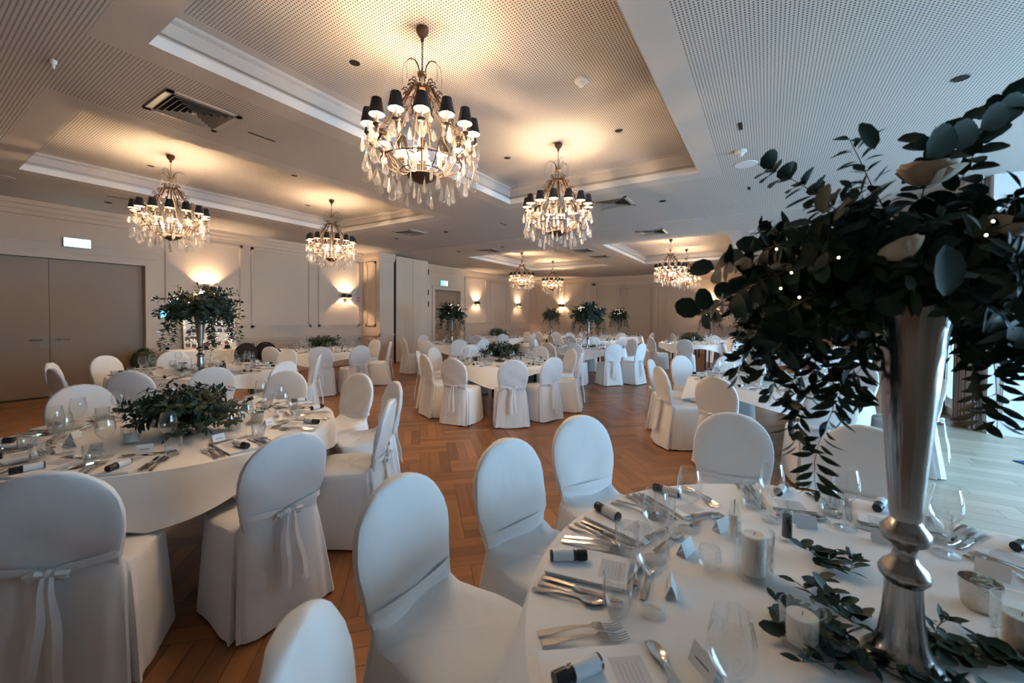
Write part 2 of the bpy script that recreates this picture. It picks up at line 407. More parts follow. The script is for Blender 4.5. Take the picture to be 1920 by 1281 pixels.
# folding door in the end wall
d4 = MB()
for k in range(2):
    a = -7.0 + k * 1.375; d4.box(a + .004, YE - .03, 0.01, a + 1.371, YE - .005, 3.0)
    frame_y(d4, YE - .03, a + .12, 2.4, a + 1.25, 2.85, s=-1); frame_y(d4, YE - .03, a + .12, 1.15, a + 1.25, 2.25, s=-1); frame_y(d4, YE - .03, a + .12, .2, a + 1.25, 1.0, s=-1)
struct(d4.build('door_4', mat('far_door_paint', (0.50, 0.42, 0.33), .6), smooth=False))

# right: window wall behind the partition line, nook wall, wing window wall, rear wall
def wall_with_windows(name, x, ya, yb, wins, th=0.25):
    w = MB(); y = ya
    for (wx, a, b, z0, z1) in wins:
        w.box(x, y, 0, x + th, a, H + .02); w.box(x, a, 0, x + th, b, z0); w.box(x, a, z1, x + th, b, H + .02); y = b
    w.box(x, y, 0, x + th, yb, H + .02)
    return struct(w.build(name, M_wall, smooth=False))
wall_with_windows('wall_right', XR, YW + 0.15, YE + .3, WINDOWS[2:])
wall_with_windows('wall_wing', WIN_X, YB - .3, YW + .15, WINDOWS[:2])
wr = MB(); wr.box(XL - .3, YB - .3, 0, WIN_X + .3, YB, H + .02); struct(wr.build('wall_rear', M_wall, smooth=False))
M_white2 = mat('white_lacquer', (0.80, 0.82, 0.84), 0.45)
wn = MB(); wn.box(XR + .02, YW, 0, WIN_X, YW + .15, H + .02)
for a in (2.60, 3.75):
    frame_y(wn, YW, a, 1.12, a + 1.0, 3.1, w=.03); frame_y(wn, YW, a, 0.22, a + 1.0, 0.98, w=.03)
struct(wn.build('wall_nook', M_white2, smooth=False))
bn = MB(); bn.box(XR + .02, YW - .022, 0.0, WIN_X, YW, 0.17); struct(bn.build('baseboard_nook', M_white2, smooth=False))
for k, (x, y0, y1, z0, z1) in enumerate(WINDOWS):
    w = MB(); xx = x + .10
    w.box(xx, y0, z0, xx + .07, y0 + .08, z1); w.box(xx, y1 - .08, z0, xx + .07, y1, z1); w.box(xx, y0, z0, xx + .07, y1, z0 + .10); w.box(xx, y0, z1 - .08, xx + .07, y1, z1)
    m = (y0 + y1) / 2; w.box(xx - .01, m - .06, z0, xx + .08, m + .06, z1); w.box(xx, y0, 2.1, xx + .07, y1, 2.16)
    fr = struct(w.build('window_%d' % (k + 1), M_white2, smooth=False))
    p = MB(); p.box(xx + .03, y0 + .05, z0 + .05, xx + .034, y1 - .05, z1 - .05); p.build('window_pane', M_pane, fr, smooth=False)
    h = MB(); h.box(xx - .06, m - .04, 1.03, xx - .01, m - .02, 1.05); h.box(xx - .06, m - .14, 1.03, xx - .045, m - .02, 1.05); h.build('window_handle', M_steel, fr, smooth=False)

# doors of the left wall
def leaf_door(n, x, y0, y1, z, hy, s):
    d = MB(); d.box(x - .05, y0 + .003, 0.012, x, y1 - .003, z - .004)
    o = struct(d.build('door_%d' % n, M_door, smooth=False))
    h = MB(); h.box(x, hy - .028, .995, x + .012, hy + .028, 1.05); h.tube([(x + .01, hy, 1.022), (x + .055, hy, 1.022), (x + .058, hy + s * .03, 1.022), (x + .058, hy + s * .15, 1.022)], .010, 8)
    h.build('door_handle', M_hand, o)
    k = MB(); k.box(x, hy - .028, .885, x + .012, hy + .028, .935); k.build('lock_plate', M_hand, o, smooth=False)
    return o
leaf_door(1, XL - .11, 0.41, 1.69, 2.46, 1.60, -1)
leaf_door(2, XL - .11, 1.69, 2.97, 2.46, 1.785, 1)
leaf_door(3, XL - .17, 11.4, 12.9, 2.5, 11.55, 1)
tr = MB(); tr.box(XL - .29, .41, 0.0, XL, 2.97, 0.004); tr.box(XL - .30, .3, 0.0, XL - .26, 3.1, 2.6); tr.box(XL - .30, 11.3, 0.0, XL - .26, 13.0, 2.6); struct(tr.build('threshold_light_block', M_black, smooth=False))  # threshold, plus unseen black panels added to stop light leaking through door gaps

# folded partition panels
fp = thing('folding_partition', 'tall cream folded partition panels standing beside the black gap in the wall', 'partition', (-9.9, 9.5, 0))
for k in range(4):
    b = MB(); y = 8.84 - 9.5 + k * 0.355; b.box(-.75, y, 0.02, 0.0 - .004 * (k % 2), y + .350, H - .03); b.build('partition_panel', M_wall, fp, smooth=False)
b = MB(); b.box(-.74, 8.745 - 9.5, 0.0, -.015, 8.835 - 9.5, H - .002); b.build('gap_seal', M_dark, fp, smooth=False)
for z in (3.0, 2.3, 1.9): 
    b = MB(); b.box(-.004, .748, z - .09, .018, .775, z + .09); b.build('hinge', M_black, fp, smooth=False)

# ------------------------------------------------------------------ wall fittings
def sign_box(name, label, y, z, w, h, mats, extra=None):
    t = thing(name, label, 'sign', (XL + .0, y, z)); b = MB(); b.box(0.0, -w / 2, -h / 2, .05, w / 2, h / 2); b.build('housing', mats[0], t, smooth=False)
    f = MB(); f.box(.05, -w / 2 + .008, -h / 2 + .008, .055, w / 2 - .008, h / 2 - .008); f.build('face', mats[1], t, smooth=False)
    if extra: extra(t)
    return t
sign_box('emergency_light', 'glowing white rectangular escape light box above the double door', 2.02, 2.77, 0.35, 0.16, (mat('sign_rim', (.1, .3, .25), .5), M_exitw))
def man(t):
    b = MB(); b.box(.055, -.02, -.03, .058, .02, .06); b.ball((.056, .005, .075), .014); b.add([(.058, -.05, -.03), (.058, .05, -.03), (.058, 0, -.085)], [(0, 1, 2)])
    b.box(.055, .10, -.085, .058, .19, .085); b.build('pictogram', M_exitp, t, smooth=False)
sign_box('exit_sign', 'green and white escape route sign with arrow above the side door', 11.88, 2.76, 0.40, 0.20, (M_white, M_exitg), man)
def fire(t):
    b = MB(); b.box(.055, -.05, -.045, .058, -.015, .03); b.box(.055, -.043, .03, .058, -.022, .05); b.box(.055, .02, -.05, .058, .055, .05); b.build('pictogram', M_white, t, smooth=False)
sign_box('fire_sign', 'small square red fire equipment sign beside the brass wall lamp', 8.00, 1.98, 0.16, 0.16, (M_white, M_red), fire)
t = thing('control_panel', 'small black framed blue touch screen on the wall beside the door casing', 'screen', (XL, 3.31, 1.49))
b = MB(); b.box(0, -.12, -.09, .025, .12, .09); b.build('frame', M_blackp, t, smooth=False); b = MB(); b.box(.025, -.105, -.075, .027, .105, .075); b.build('screen', M_screen, t, smooth=False)
t = thing('light_switch', 'small white light switch on the wall below the blue screen', 'switch', (XL, 3.18, 1.10))
b = MB(); b.box(0, -.04, -.04, .012, .04, .04); b.build('plate', M_white, t, smooth=False); b = MB(); b.box(.012, -.008, -.004, .014, .002, .006); b.build('indicator', M_exitp, t, smooth=False)

def sconce(loc, rz, label, dark=False):
    t = thing('wall_lamp', label, 'wall lamp', loc, rz, 'wall lamps with black shades')   # local +x = out of wall
    b = MB(); b.box(0, -.05, -.11, .02, .05, .02); b.build('back_plate', M_gold, t, smooth=False)
    b = MB(); b.tube([(.02, 0, -.05), (.10, 0, -.05)], .010, 8); b.tube([(.10, -.10, -.05), (.10, .10, -.05)], .010, 8)
    b.build('arm', M_gold, t)
    for s in (-1, 1):
        b = MB(); b.tube([(.10, s * .095, -.05), (.10, s * .095, -.01)], .011, 8); b.build('lamp_holder', M_gold, t)
        b = MB(); b.lathe([(.072, -.01), (.052, .10)], 20, 0, None, .10, s * .095); b.lathe([(.0705, -.01), (.0505, .10)], 20, 1, None, .10, s * .095)
        b.build('lamp_shade', [M_shade, M_shadein], t)
        b = MB(); b.ball((.10, s * .095, .025), .014, 8, 6, 0, 1.6); b.build('bulb', M_bulb, t)
        l = bpy.data.lights.new('sconce_glow', 'POINT'); l.energy = SCONCE_W; l.color = LAMP_COL; l.shadow_soft_size = .012
        o = bpy.data.objects.new('sconce_glow', l); COL.objects.link(o); o.parent = t; o.location = (.10, s * .095, .045)
    return t
sconce((XL, 4.03, 2.02), 0, 'brass wall lamp with two black shades behind the tall leafy vase')
sconce((XL, 7.55, 2.02), 0, 'brass wall lamp with two black shades beside the red fire sign')
sconce((XL, 13.95, 2.02), 0, 'brass wall lamp with black shades right of the green exit sign')
sconce((XL, 17.4, 2.02), 0, 'brass wall lamp on the left wall nearest the far corner')
sconce((-8.75, YE, 2.02), -pi / 2, 'brass wall lamp on the far wall left of the big panelled door')
sconce((-2.0, YE, 2.02), -pi / 2, 'brass wall lamp on the far wall right of the big panelled door')

# ------------------------------------------------------------------ ceiling fittings
def grille(loc, label, s=0.29):
    t = thing('ceiling_vent', label, 'vent', loc, 0, 'square air vents in the soffit')
    b = MB(); b.box(-s, -s, -.012, -s + .05, s, 0); b.box(s - .05, -s, -.012, s, s, 0); b.box(-s, -s, -.012, s, -s + .05, 0); b.box(-s, s - .05, -.012, s, s, 0)
    b.build('frame', M_grille, t, smooth=False)
    b = MB(); b.box(-s + .02, -s + .02, -.004, s - .02, s - .02, -.002); b.build('backing', M_dark, t, smooth=False)
    for k in range(5):
        e = s - .06 - k * .042; d = .024
        b = MB()
        for q in range(4):
            M = Rz(q * pi / 2); b.add([(-e, -e, -.024), (e, -e, -.024), (e - d, -e + d, -.005), (-e + d, -e + d, -.005)], [(0, 1, 2, 3), (3, 2, 1, 0)], 0, M)
        b.build('louvre', M_grille, t, smooth=False)
    b = MB(); b.box(-.02, -.02, -.02, .02, .02, -.004); b.build('centre_plate', M_grille, t, smooth=False)
    return t
grille((-4.6, 1.65, H), 'large square louvred air vent in the soffit, nearest to the viewer')
for (x, y), l in (((-2.2, 6.62), 'square air vent in the soffit behind the front right chandelier pair'), ((-6.95, 6.62), 'square air vent in the soffit behind the left pair of chandeliers'),
                  ((-2.2, 9.3), 'square air vent just before the far right ceiling tray'), ((-6.85, 9.6), 'square air vent just before the far left ceiling tray'),
                  ((-4.5, 10.9), 'square air vent between the two far ceiling trays, nearer one'), ((-4.5, 12.3), 'square air vent between the two far ceiling trays, farther one'),
                  ((-2.1, 15.6), 'square air vent behind the far right ceiling tray')):
    grille((x, y, H), l)
def disc(name, label, cat, loc, r, h, m, grp, n=24):
    b = MB(); b.lathe([(0.0001, 0), (r, 0), (r * .97, -h), (0.0001, -h)], n); return tag(b.build(name, m, None, True, loc), label, cat, grp)
DL = [((-3.04, 2.25, HT), 'round black ceiling spotlight left of the largest chandelier'), ((-3.05, 4.68, HT), 'round black ceiling spotlight in the main tray, left of the second chandelier'),
      ((-1.50, 4.67, HT), 'round black ceiling spotlight in the main tray, right of the second chandelier'), ((1.25, 4.60, H), 'round black ceiling spotlight above the foreground foliage'),
      ((-1.48, 6.92, H), 'round black spotlight in the soffit right of the air vent'), ((-7.7, 2.226, HT), 'round black spotlight in the left tray beside its nearer chandelier'),
      ((-9.6, 2.2, H), 'round black spotlight in the soffit near the left wall'), ((-6.28, 3.55, HT), 'round black spotlight in the left tray between the two chandeliers'),
      ((-7.74, 4.65, HT), 'round black spotlight in the left tray left of its farther chandelier'), ((-7.77, 6.94, H), 'round black spotlight left of the vent before the partition'),
      ((-6.19, 6.98, H), 'round black spotlight right of the vent before the partition'), ((-7.75, 9.3, H), 'round black spotlight before the far left tray, left one'),
      ((-6.17, 9.25, H), 'round black spotlight before the far left tray, right one'), ((0.4, 10.8, H), 'round black spotlight right of the far right tray, nearer one'), ((0.4, 13.0, H), 'round black spotlight right of the far right tray, farther one')]
for p, l in DL:
    t = thing('ceiling_spotlight', l, 'spotlight', p, 0, 'black recessed spotlights')
    b = MB(); b.lathe([(.044, -.001), (.05, -.006), (.056, -.001)], 20); b.build('trim_ring', M_grille if p[2] > 3.5 else M_black, t)
    b = MB(); b.lathe([(.0001, -.002), (.045, -.002)], 20); b.build('recess', M_dark, t)
for (x, y, ww, dd), l in (((-4.61, 2.26, .02, .27), 'long thin black slot in the soffit right of the large air vent'), ((-9.06, 2.2, .02, .27), 'long thin black slot in the soffit near the left wall'),
                     ((-4.63, 6.97, .02, .27), 'thin black slot in the soffit in front of the partition track'), ((-0.26, 4.62, .035, .17), 'small black rectangular slot above the white ceiling discs'), ((-0.26, 6.88, .035, .15), 'small black rectangular slot beyond the large white ceiling disc')):
    b = MB(); b.box(-ww / 2, -dd / 2, -.004, ww / 2, dd / 2, -.0005); tag(b.build('ceiling_slot', M_dark, None, False, (x, y, H)), l, 'slot', 'black slots in the soffit')
disc('ceiling_speaker', 'large flat white round ceiling speaker in the right soffit', 'speaker', (-0.26, 5.79, H), .13, .006, M_white, 'round ceiling speakers')
disc('ceiling_speaker', 'flat round ceiling speaker right of the far right tray', 'speaker', (-0.27, 10.3, H), .13, .006, M_white, 'round ceiling speakers')
disc('ceiling_speaker', 'dark looking round ceiling speaker at the left edge of the photo', 'speaker', (-9.1, 1.0, H), .13, .006, M_grille, 'round ceiling speakers')
def detector(loc, label, s=1.0):
    t = thing('smoke_detector', label, 'smoke detector', loc, 0, 'white smoke detectors')
    b = MB(); b.lathe([(.0001, 0), (.062 * s, 0), (.062 * s, -.018), (.045 * s, -.03), (.0001, -.03)], 24); b.build('base', M_white, t)
    b = MB(); b.lathe([(.03 * s, -.03), (.03 * s, -.05), (.02 * s, -.062), (.0001, -.062)], 20); b.build('sensor', M_white, t)
detector((-1.48, 3.5, HT), 'white domed smoke detector in the main ceiling tray')
detector((-0.29, 5.30, H), 'white round smoke detector beside the flat speaker disc', 1.0)
detector((-4.58, 0.76, H), 'small smoke detector in the soffit at the upper left of the photo', .32)

# ================================================================== CHAIRS
def cover_meshes(seed):
    rnd = random.Random(seed); ph = [rnd.uniform(0, 6.28) for _ in range(12)]
    # backrest cover
    prof = [(.44, .175), (.50, .180), (.54, .186), (.58, .196), (.63, .206), (.68, .212), (.73, .212), (.78, .204), (.82, .188), (.855, .164), (.883, .134), (.903, .100), (.915, .066), (.921, .034), (.9225, .004)]
    b = MB(); n = 32; V = []; F = []
    for k, (z, w) in enumerate(prof):
        yc = -.195 - (z - .44) * .20; th = .024 * min(1, w / .06 + .25)
        for i in range(n):
            a = 2 * pi * i / n; c, s = cos(a), sin(a)
            x = w * (abs(c) ** .75) * (1 if c > 0 else -1); y = th * (abs(s) ** .75) * (1 if s > 0 else -1)
            # front face slightly dished, wrinkles running diagonally from the waist
            wr = .0080 * sin(26 * (x * .8 + (z - .55) * 1.1) + ph[0]) * sm((.80 - z) / .25) + .0040 * sin(60 * (z + x * x * 3) + ph[1]) * (1 if s > 0 else .7) * sm((.66 - z) / .15)
            wr += .002 * sin(38 * (z - abs(x) * .9) + ph[2])
            y += wr * (1 if s > 0 else -1) - (.012 * (x / .2) ** 2 * -1 if s > 0 else 0)
            V.append((x, yc + y, z))
    for k in range(len(prof) - 1):
        for i in range(n): j = (i + 1) % n; F.append((k * n + i, k * n + j, (k + 1) * n + j, (k + 1) * n + i))
    F += [tuple(range((len(prof) - 1) * n, len(prof) * n)), tuple(reversed(range(n)))]
    b.add(V, F); back = b.mesh('backrest_cover', M_cloth)
    # seat and skirt
    b = MB(); n = 96; V = []; F = []; rows = 18
    def outline(a, hx, yf, yb):
        # rounded rectangle
        c, s = cos(a), sin(a); e = .42
        x = hx * (abs(c) ** e) * (1 if c > 0 else -1); y = (abs(s) ** e) * (yf if s > 0 else -yb)
        if s > 0: x *= 1 - .16 * s
        return x, y
    for k in range(rows + 1):
        t = k / rows
        for i in range(n):
            a = 2 * pi * i / n; s = sin(a); c = cos(a)
            hx = .216 + .028 * t ** .8; yf = .232 + .020 * t; yb = .232 + .070 * t
            if s < 0: hx = (.206 + .044 * t ** .8)
            x, y = outline(a, hx, yf, yb)
            ztop = .468 + (.060 * sm((-s - .35) / .5))
            z = ztop * (1 - t) + .014 * t
            amp = .019 * t ** 1.1
            f = sin(5 * a + ph[3]) * .5 + sin(9 * a + ph[4]) * .4 + sin(17 * a + ph[5]) * .25
            # inverted pleats near the rear side corners
            g = 0
            for a0 in (pi + .62, 2 * pi - .62):
                d = (a - a0); g += -.042 * math.exp(-(d / .055) ** 2) + .022 * math.exp(-((d - .12) / .08) ** 2) + .022 * math.exp(-((d + .12) / .08) ** 2)
            for a0 in (.72, pi - .72): g += .012 * math.exp(-((a - a0) / .12) ** 2)
            off = amp * f * .6 + g * (t ** .7)
            r = sqrt(x * x + y * y); x += x / r * off; y += y / r * off
            z += .004 * sin(7 * a + ph[6]) * (t > .97)
            V.append((x, y, z))
    for k in range(rows):
        for i in range(n): j = (i + 1) % n; F.append((k * n + j, k * n + i, (k + 1) * n + i, (k + 1) * n + j))
    # rounded shoulder and domed seat top
    base = len(V); ringsT = [(.97, .012), (.88, .020), (.65, .024), (.35, .020), (.0, .018)]
    prev = 0
    for (q, dz) in ringsT:
        st = len(V)
        for i in range(n):
            x, y, z = V[i]; a = 2 * pi * i / n
            zz = 0
            wv = .0018 * sin(30 * (x * .6 + y) + ph[7]) * (q > .1) * (q < .95)
            V.append((x * q, y * q, .468 + dz + (z - .468) * q ** 7 + wv))
        for i in range(n): j = (i + 1) % n; F.append((prev + i, prev + j, st + j, st + i))
        prev = st
    b.add(V, F); seat = b.mesh('seat_cover', M_cloth)
    # sash with bow and two tails
    b = MB(); pts = []; zt = .555; yb = -.218
    V = []; F = []; n = 40
    for i in range(n + 1):
        a = 2 * pi * i / n; x = .192 * (abs(cos(a)) ** .75) * (1 if cos(a) > 0 else -1); y = yb + .036 * (abs(sin(a)) ** .75) * (1 if sin(a) > 0 else -1)
        dip = -.018 * sm(-sin(a)) * (1 - abs(x) / .2); h = .016 - .008 * sm(1 - abs(x) / .06) * (sin(a) < 0)
        V += [(x, y, zt + dip + h), (x, y - .002 * (1 if sin(a) < 0 else -1), zt + dip), (x, y, zt + dip - h)]
    for i in range(n): a = i * 3; F += [(a, a + 3, a + 4, a + 1), (a + 1, a + 4, a + 5, a + 2)]
    b.add(V, F)
    ky = yb - .052; kz = zt - .022
    b.ball((0, ky, kz), .017, 10, 6, 0, 1.1)
    for s in (-1, 1):
        L = rnd.uniform(.045, .065); dz = rnd.uniform(-.012, .012)
        b.tube([(0, ky, kz), (s * L * .5, ky - .012, kz + .014 + dz), (s * L, ky - .006, kz + .006 + dz), (s * L * .9, ky - .002, kz - .012 + dz), (0, ky, kz - .004)], [.006, .013, .012, .011, .006], 6)
    sash = b.mesh('tie_sash', M_cloth)
    tails = []
    for s in (-1, 1):
        b = MB(); V = []; F = []; L = rnd.uniform(.33, .42); w0 = .010; xo = s * rnd.uniform(.008, .02); k = 14; sw = rnd.uniform(-.02, .02)
        for i in range(k + 1):
            t = i / k; z = kz - t * L; w = w0 + .014 * sm(t * 2.2); x = xo * (1 + 1.6 * t) + sw * t * t + .004 * sin(8 * t + ph[8])
            y = ky - .004 - .055 * t ** .9 - .01 + .003 * sin(11 * t + ph[9])
            V += [(x - w, y + .004, z), (x, y - .005, z), (x + w, y + .003, z + (.0 if t < 1 else .012))]
        for i in range(k): a = i * 3; F += [(a, a + 3, a + 4, a + 1), (a + 1, a + 4, a + 5, a + 2)]
        b.add(V, F); tails.append(b.mesh('sash_tail', M_cloth))
    return back, seat, sash, tails
CV = [cover_meshes(s) for s in (1, 5, 9, 14)]
legm = {}
for (sx, sy) in ((-1, -1), (1, -1), (-1, 1), (1, 1)):
    b = MB(); x, y = sx * .185, (.17 if sy > 0 else -.215); b.tube([(x * .9, y * .9, .44), (x, y, .012)], .012, 8); b.lathe([(.0001, 0), (.016, 0), (.016, .03), (.012, .032)], 10, 0, None, x, y)
    legm[(sx, sy)] = b.mesh('leg', M_black)
chair_protos = {}
def chair(top, c, label, group, k):
    """covered banquet chair whose backrest top stands over `top`, facing the point c"""
    d = Vector((top[0] - c[0], top[1] - c[1])).normalized()
    ox, oy = top[0] - d.x * .285, top[1] - d.y * .285
    rz = atan2(-d.y, -d.x) - pi / 2
    v = k % len(CV)
    if v in chair_protos:
        return dup(chair_protos[v], (ox, oy, 0), rz, label, group)
    t = thing('banquet_chair', label, 'chair', (ox, oy, 0), rz, group); back, seat, sash, tails = CV[v]
    link('seat_cover', seat, t); link('backrest_cover', back, t); s = link('tie_sash', sash, t)
    for tl in tails: link('sash_tail', tl, s)
    for m in legm.values(): link('leg', m, t)
    chair_protos[v] = t
    return t

# name, centre, cloth corner direction (deg), centrepiece, short name, detail, chair tops
TB = [
 ('T1', (.307, 1.278), 209, 'tall', 'table with large silver trumpet vase', 3, [(-1.11, 1.0), (-1.03, 1.58), (-.92, 2.2), (-.17, 2.79), (-.732, .405), (.46, 2.86)]),
 ('T2', (-3.268, 1.107), -27, 'bowl', 'front left table with leafy bowl', 3, [(-2.22, .33), (-1.98, 1.08), (-2.19, 1.91), (-2.74, 2.44), (-3.41, 2.58), (-4.17, 2.28), (-4.68, .89)]),
 ('T3', (-3.80, 5.65), -62, 'bowl', 'centre table with low leafy bowl', 3, [(-4.32, 4.39), (-4.86, 4.8), (-3.63, 4.23), (-2.85, 4.56), (-2.58, 5.2), (-2.50, 6.07), (-3.0, 6.8), (-5.13, 5.45), (-5.05, 6.41), (-3.79, 7.05)]),
 ('T4', (-6.42, 2.35), -60, 'tall', 'tall vase table by double door', 2, [(-7.63, 1.69), (-6.26, 1.0), (-7.0, 1.1), (-5.4, 1.37), (-5.1, 1.98), (-5.05, 2.74), (-6.81, 3.75), (-5.55, 3.51), (-7.80, 2.5)]),
 ('T5', (-8.0, 5.15), -50, 'bowl', 'leafy bowl table before black gap', 2, [(-6.86, 4.36), (-6.56, 4.99), (-7.0, 6.1), (-8.0, 6.5), (-7.55, 3.82), (-9.2, 5.8)]),
 ('T6', (-7.45, 8.65), -50, 'tall', 'tall vase table by folded partition', 1, [(-7.95, 7.31), (-7.1, 7.25), (-6.4, 7.70), (-6.05, 8.27), (-8.8, 8.9), (-7.6, 10.0)]),
 ('T7', (-3.78, 9.55), -80, 'tall', 'big tall vase table past centre', 1, [(-4.16, 8.1), (-3.54, 8.15), (-2.80, 8.60), (-2.35, 9.16), (-3.0, 10.75), (-5.1, 9.2), (-4.3, 10.9)]),
 ('T10', (-8.1, 11.9), -40, 'bowl', 'far left table with leafy bowl', 1, [(-7.2, 10.85), (-6.75, 12.1), (-8.5, 10.6), (-7.7, 13.3)]),
 ('T8', (-7.6, 15.1), -40, 'tall', 'farthest left table with tall vase', 1, [(-7.5, 13.7), (-6.8, 13.9), (-6.25, 15.1)]),
 ('T15', (-5.0, 12.7), -70, None, 'far table without any centrepiece', 1, [(-5.85, 11.55), (-5.05, 11.3), (-4.36, 11.45), (-3.65, 12.0), (-6.1, 13.6)]),
 ('T11', (.05, 5.75), 200, 'tall', 'right table with loose eucalyptus', 2, [(-1.36, 5.75), (-1.07, 4.94), (-1.12, 6.60), (-.43, 4.42), (-.50, 7.08), (.49, 4.40), (1.05, 6.78), (1.45, 5.5)]),
 ('T13', (.60, 10.1), 220, None, 'window side table beside the curtains', 1, [(-.25, 8.95), (-.80, 9.82), (1.70, 10.9), (-.6, 11.0), (.9, 8.8)]),
 ('T12', (-1.9, 13.0), 250, 'bowl', 'far right table with leafy bowl', 1, [(-1.85, 11.6), (-2.85, 12.0), (-.9, 14.0), (-3.3, 12.8), (-.6, 12.6)]),
 ('T9', (-5.1, 16.2), 250, 'tall', 'tall vase table before far door', 1, [(-4.6, 14.9), (-6.2, 15.4), (-3.7, 15.9)]),
 ('T14', (-1.75, 16.4), 250, 'tall', 'farthest right table with tall vase', 1, [(-1.5, 15.0), (-2.9, 15.5), (-.4, 16.0)]),
]
def clock(c, p):
    """hour of p around c, six o'clock pointing at the viewer"""
    a = atan2(p[1] - c[1], p[0] - c[0]) - atan2(-c[1], -c[0])
    h = 6 - a / (2 * pi) * 12
    return h % 12
HRS = ['twelve', 'one', 'two', 'three', 'four', 'five', 'six', 'seven', 'eight', 'nine', 'ten', 'eleven']
def hour_word(h, used):
    for k in range(24):
        for s in (1, -1):
            q = (round(h * 2) + s * ((k + 1) // 2)) % 24
            if q not in used:
                used.add(q); w = HRS[(q // 2) % 12]
                return (w + " o'clock") if q % 2 == 0 else ('half past ' + w)
NC = 0
for (tn, c, ca, cp, nm, det, tops) in TB:
    used = set()
    for tp in tops:
        d = Vector((tp[0] - c[0], tp[1] - c[1])); r = d.length
        h = clock(c, tp); hw = hour_word(h, used)
        vw = 'seen from behind' if 3.8 < h < 8.2 else ('seen from the front' if h < 2.2 or h > 9.8 else 'seen from the side')
        if r < 1.31: tp = (c[0] + d.x / r * 1.31, c[1] + d.y / r * 1.31)
        aim = c
        if tn == 'T1': aim = c if tp[1] < .6 else (c[0] + .9, c[1] - .25) if tp[0] < -.5 else (c[0] - .15, c[1] - .9)
        chair(tp, aim, 'white chair %s at %s, %s' % (vw, hw, nm), 'white covered banquet chairs', NC); NC += 1

# two uncovered black chairs by the left wall
def black_chair(loc, rz, label):
    t = thing('black_chair', label, 'chair', (*loc, 0), rz, 'uncovered black banquet chairs')
    def pad(y0, mi, name, m, e=0):
        b = MB(); V = []; F = []; n = 28; ks = [(-1, 0), (-1, 1), (1, 1), (1, 0)]
        for (q, full) in ((-.014, .6), (-.014, 1), (.014, 1), (.014, .6)):
            for i in range(n):
                a = 2 * pi * i / n; x = .205 * cos(a) * full; z = .70 + .22 * sin(a) * full
                V.append((x, -.235 - (z - .5) * .2 + q + y0, z))
        for k in range(3):
            for i in range(n): j = (i + 1) % n; F.append((k * n + i, k * n + j, (k + 1) * n + j, (k + 1) * n + i))
        F += [tuple(reversed(range(n))), tuple(range(3 * n, 4 * n))]; b.add(V, F); return b.build(name, m, t)
    pad(0, 0, 'backrest', M_blackfab)
    b = MB(); b.lathe([(.0001, .44), (.2, .44), (.215, .46), (.21, .485), (.17, .50), (.0001, .505)], 28, 0, None); b.build('seat', M_blackfab, t)
    for sx in (-1, 1):
        b = MB(); b.tube([(sx * .19, .18, 0), (sx * .18, .17, .44)], .011, 8); b.build('leg', M_black, t)
        b = MB(); b.tube([(sx * .19, -.24, 0), (sx * .18, -.19, .46), (sx * .19, -.27, .72)], .011, 8); b.build('leg', M_black, t)
    b = MB(); b.tube([(-.04, -.33, .87), (-.03, -.345, .885), (.03, -.345, .885), (.04, -.33, .87)], .006, 6); b.build('grip', M_steel, t)
black_chair((-9.24, 4.62), 1.0, 'black uncovered chair with round back beside the left wall, right one of two')
black_chair((-8.72, 3.86), -2.3, 'black rimmed chair turned sideways by the left wall, left one of two')

# ================================================================== TABLES
R_T = .90
tb0 = None
def make_table(c, nm):
    t = thing('round_table', 'round banquet table under the white cloth, %s' % nm, 'table', (*c, 0), 0, 'round banquet tables')
    b = MB(); b.lathe([(.0001, .715), (.895, .715), (.905, .73), (.895, .743), (.0001, .743)], 48); b.build('tabletop', M_darkw, t)
    for k in range(4):
        a = pi / 4 + k * pi / 2; b = MB(); x, y = .62 * cos(a), .62 * sin(a)
        b.box(x - .018, y - .018, 0.0, x + .018, y + .018, .715); b.build('leg', M_black, t, smooth=False)
    b = MB()
    for k in range(2):
        a = pi / 4 + k * pi / 2; b.tube([(-.62 * cos(a), -.62 * sin(a), .68), (.62 * cos(a), .62 * sin(a), .68)], .015, 6)
    b.build('underframe', M_black, t); return t
def cloth_mesh(ca, seed, ex=.115):
    rnd = random.Random(seed); ph = [rnd.uniform(0, 6.28) for _ in range(6)]
    n = 160; rings = [0.0, .2, .4, .6, .78, .87, .905]; V = [(0, 0, .7475)]; F = []
    ca = radians(ca)
    def corner(a):
        return max(0, cos(2 * (a - ca))) ** 4
    rows = []
    for r in rings[1:]:
        rows.append([(r * cos(a), r * sin(a), .7475 if r < .9 else .7465) for a in [2 * pi * i / n for i in range(n)]])
    K = 9
    for k in range(1, K + 1):
        t = k / K; row = []
        for i in range(n):
            a = 2 * pi * i / n; q = corner(a); dl = (a - ca + pi / 4) % (pi / 2) - pi / 4; drop = .108 + (ex + .03) * max(0, 1 - sin(abs(dl)) * 1.4142) ** 1.15 + .010 * sin(3 * a + ph[0])
            fold = sin(8 * (a - ca) + .6 * sin(3 * a + ph[1])) * .5 + sin(13 * a + ph[2]) * .35
            r = .905 + .010 * min(1, t * 4) + .020 * t + t ** 1.3 * (.022 * fold * (1 + q) + .085 * q ** 1.5)
            # a sharp fold line down each corner
            z = .7465 - drop * t + .004 * sin(5 * a) * t
            row.append((r * cos(a), r * sin(a), z))
        rows.append(row)
    for row in rows: V += row
    for i in range(n): F.append((0, 1 + i, 1 + (i + 1) % n))
    for k in range(len(rows) - 1):
        for i in range(n): j = (i + 1) % n; A = 1 + k * n; B = A + n; F.append((A + i, B + i, B + j, A + j))
    b = MB(); b.add(V, F); return b.mesh('tablecloth', M_linen)
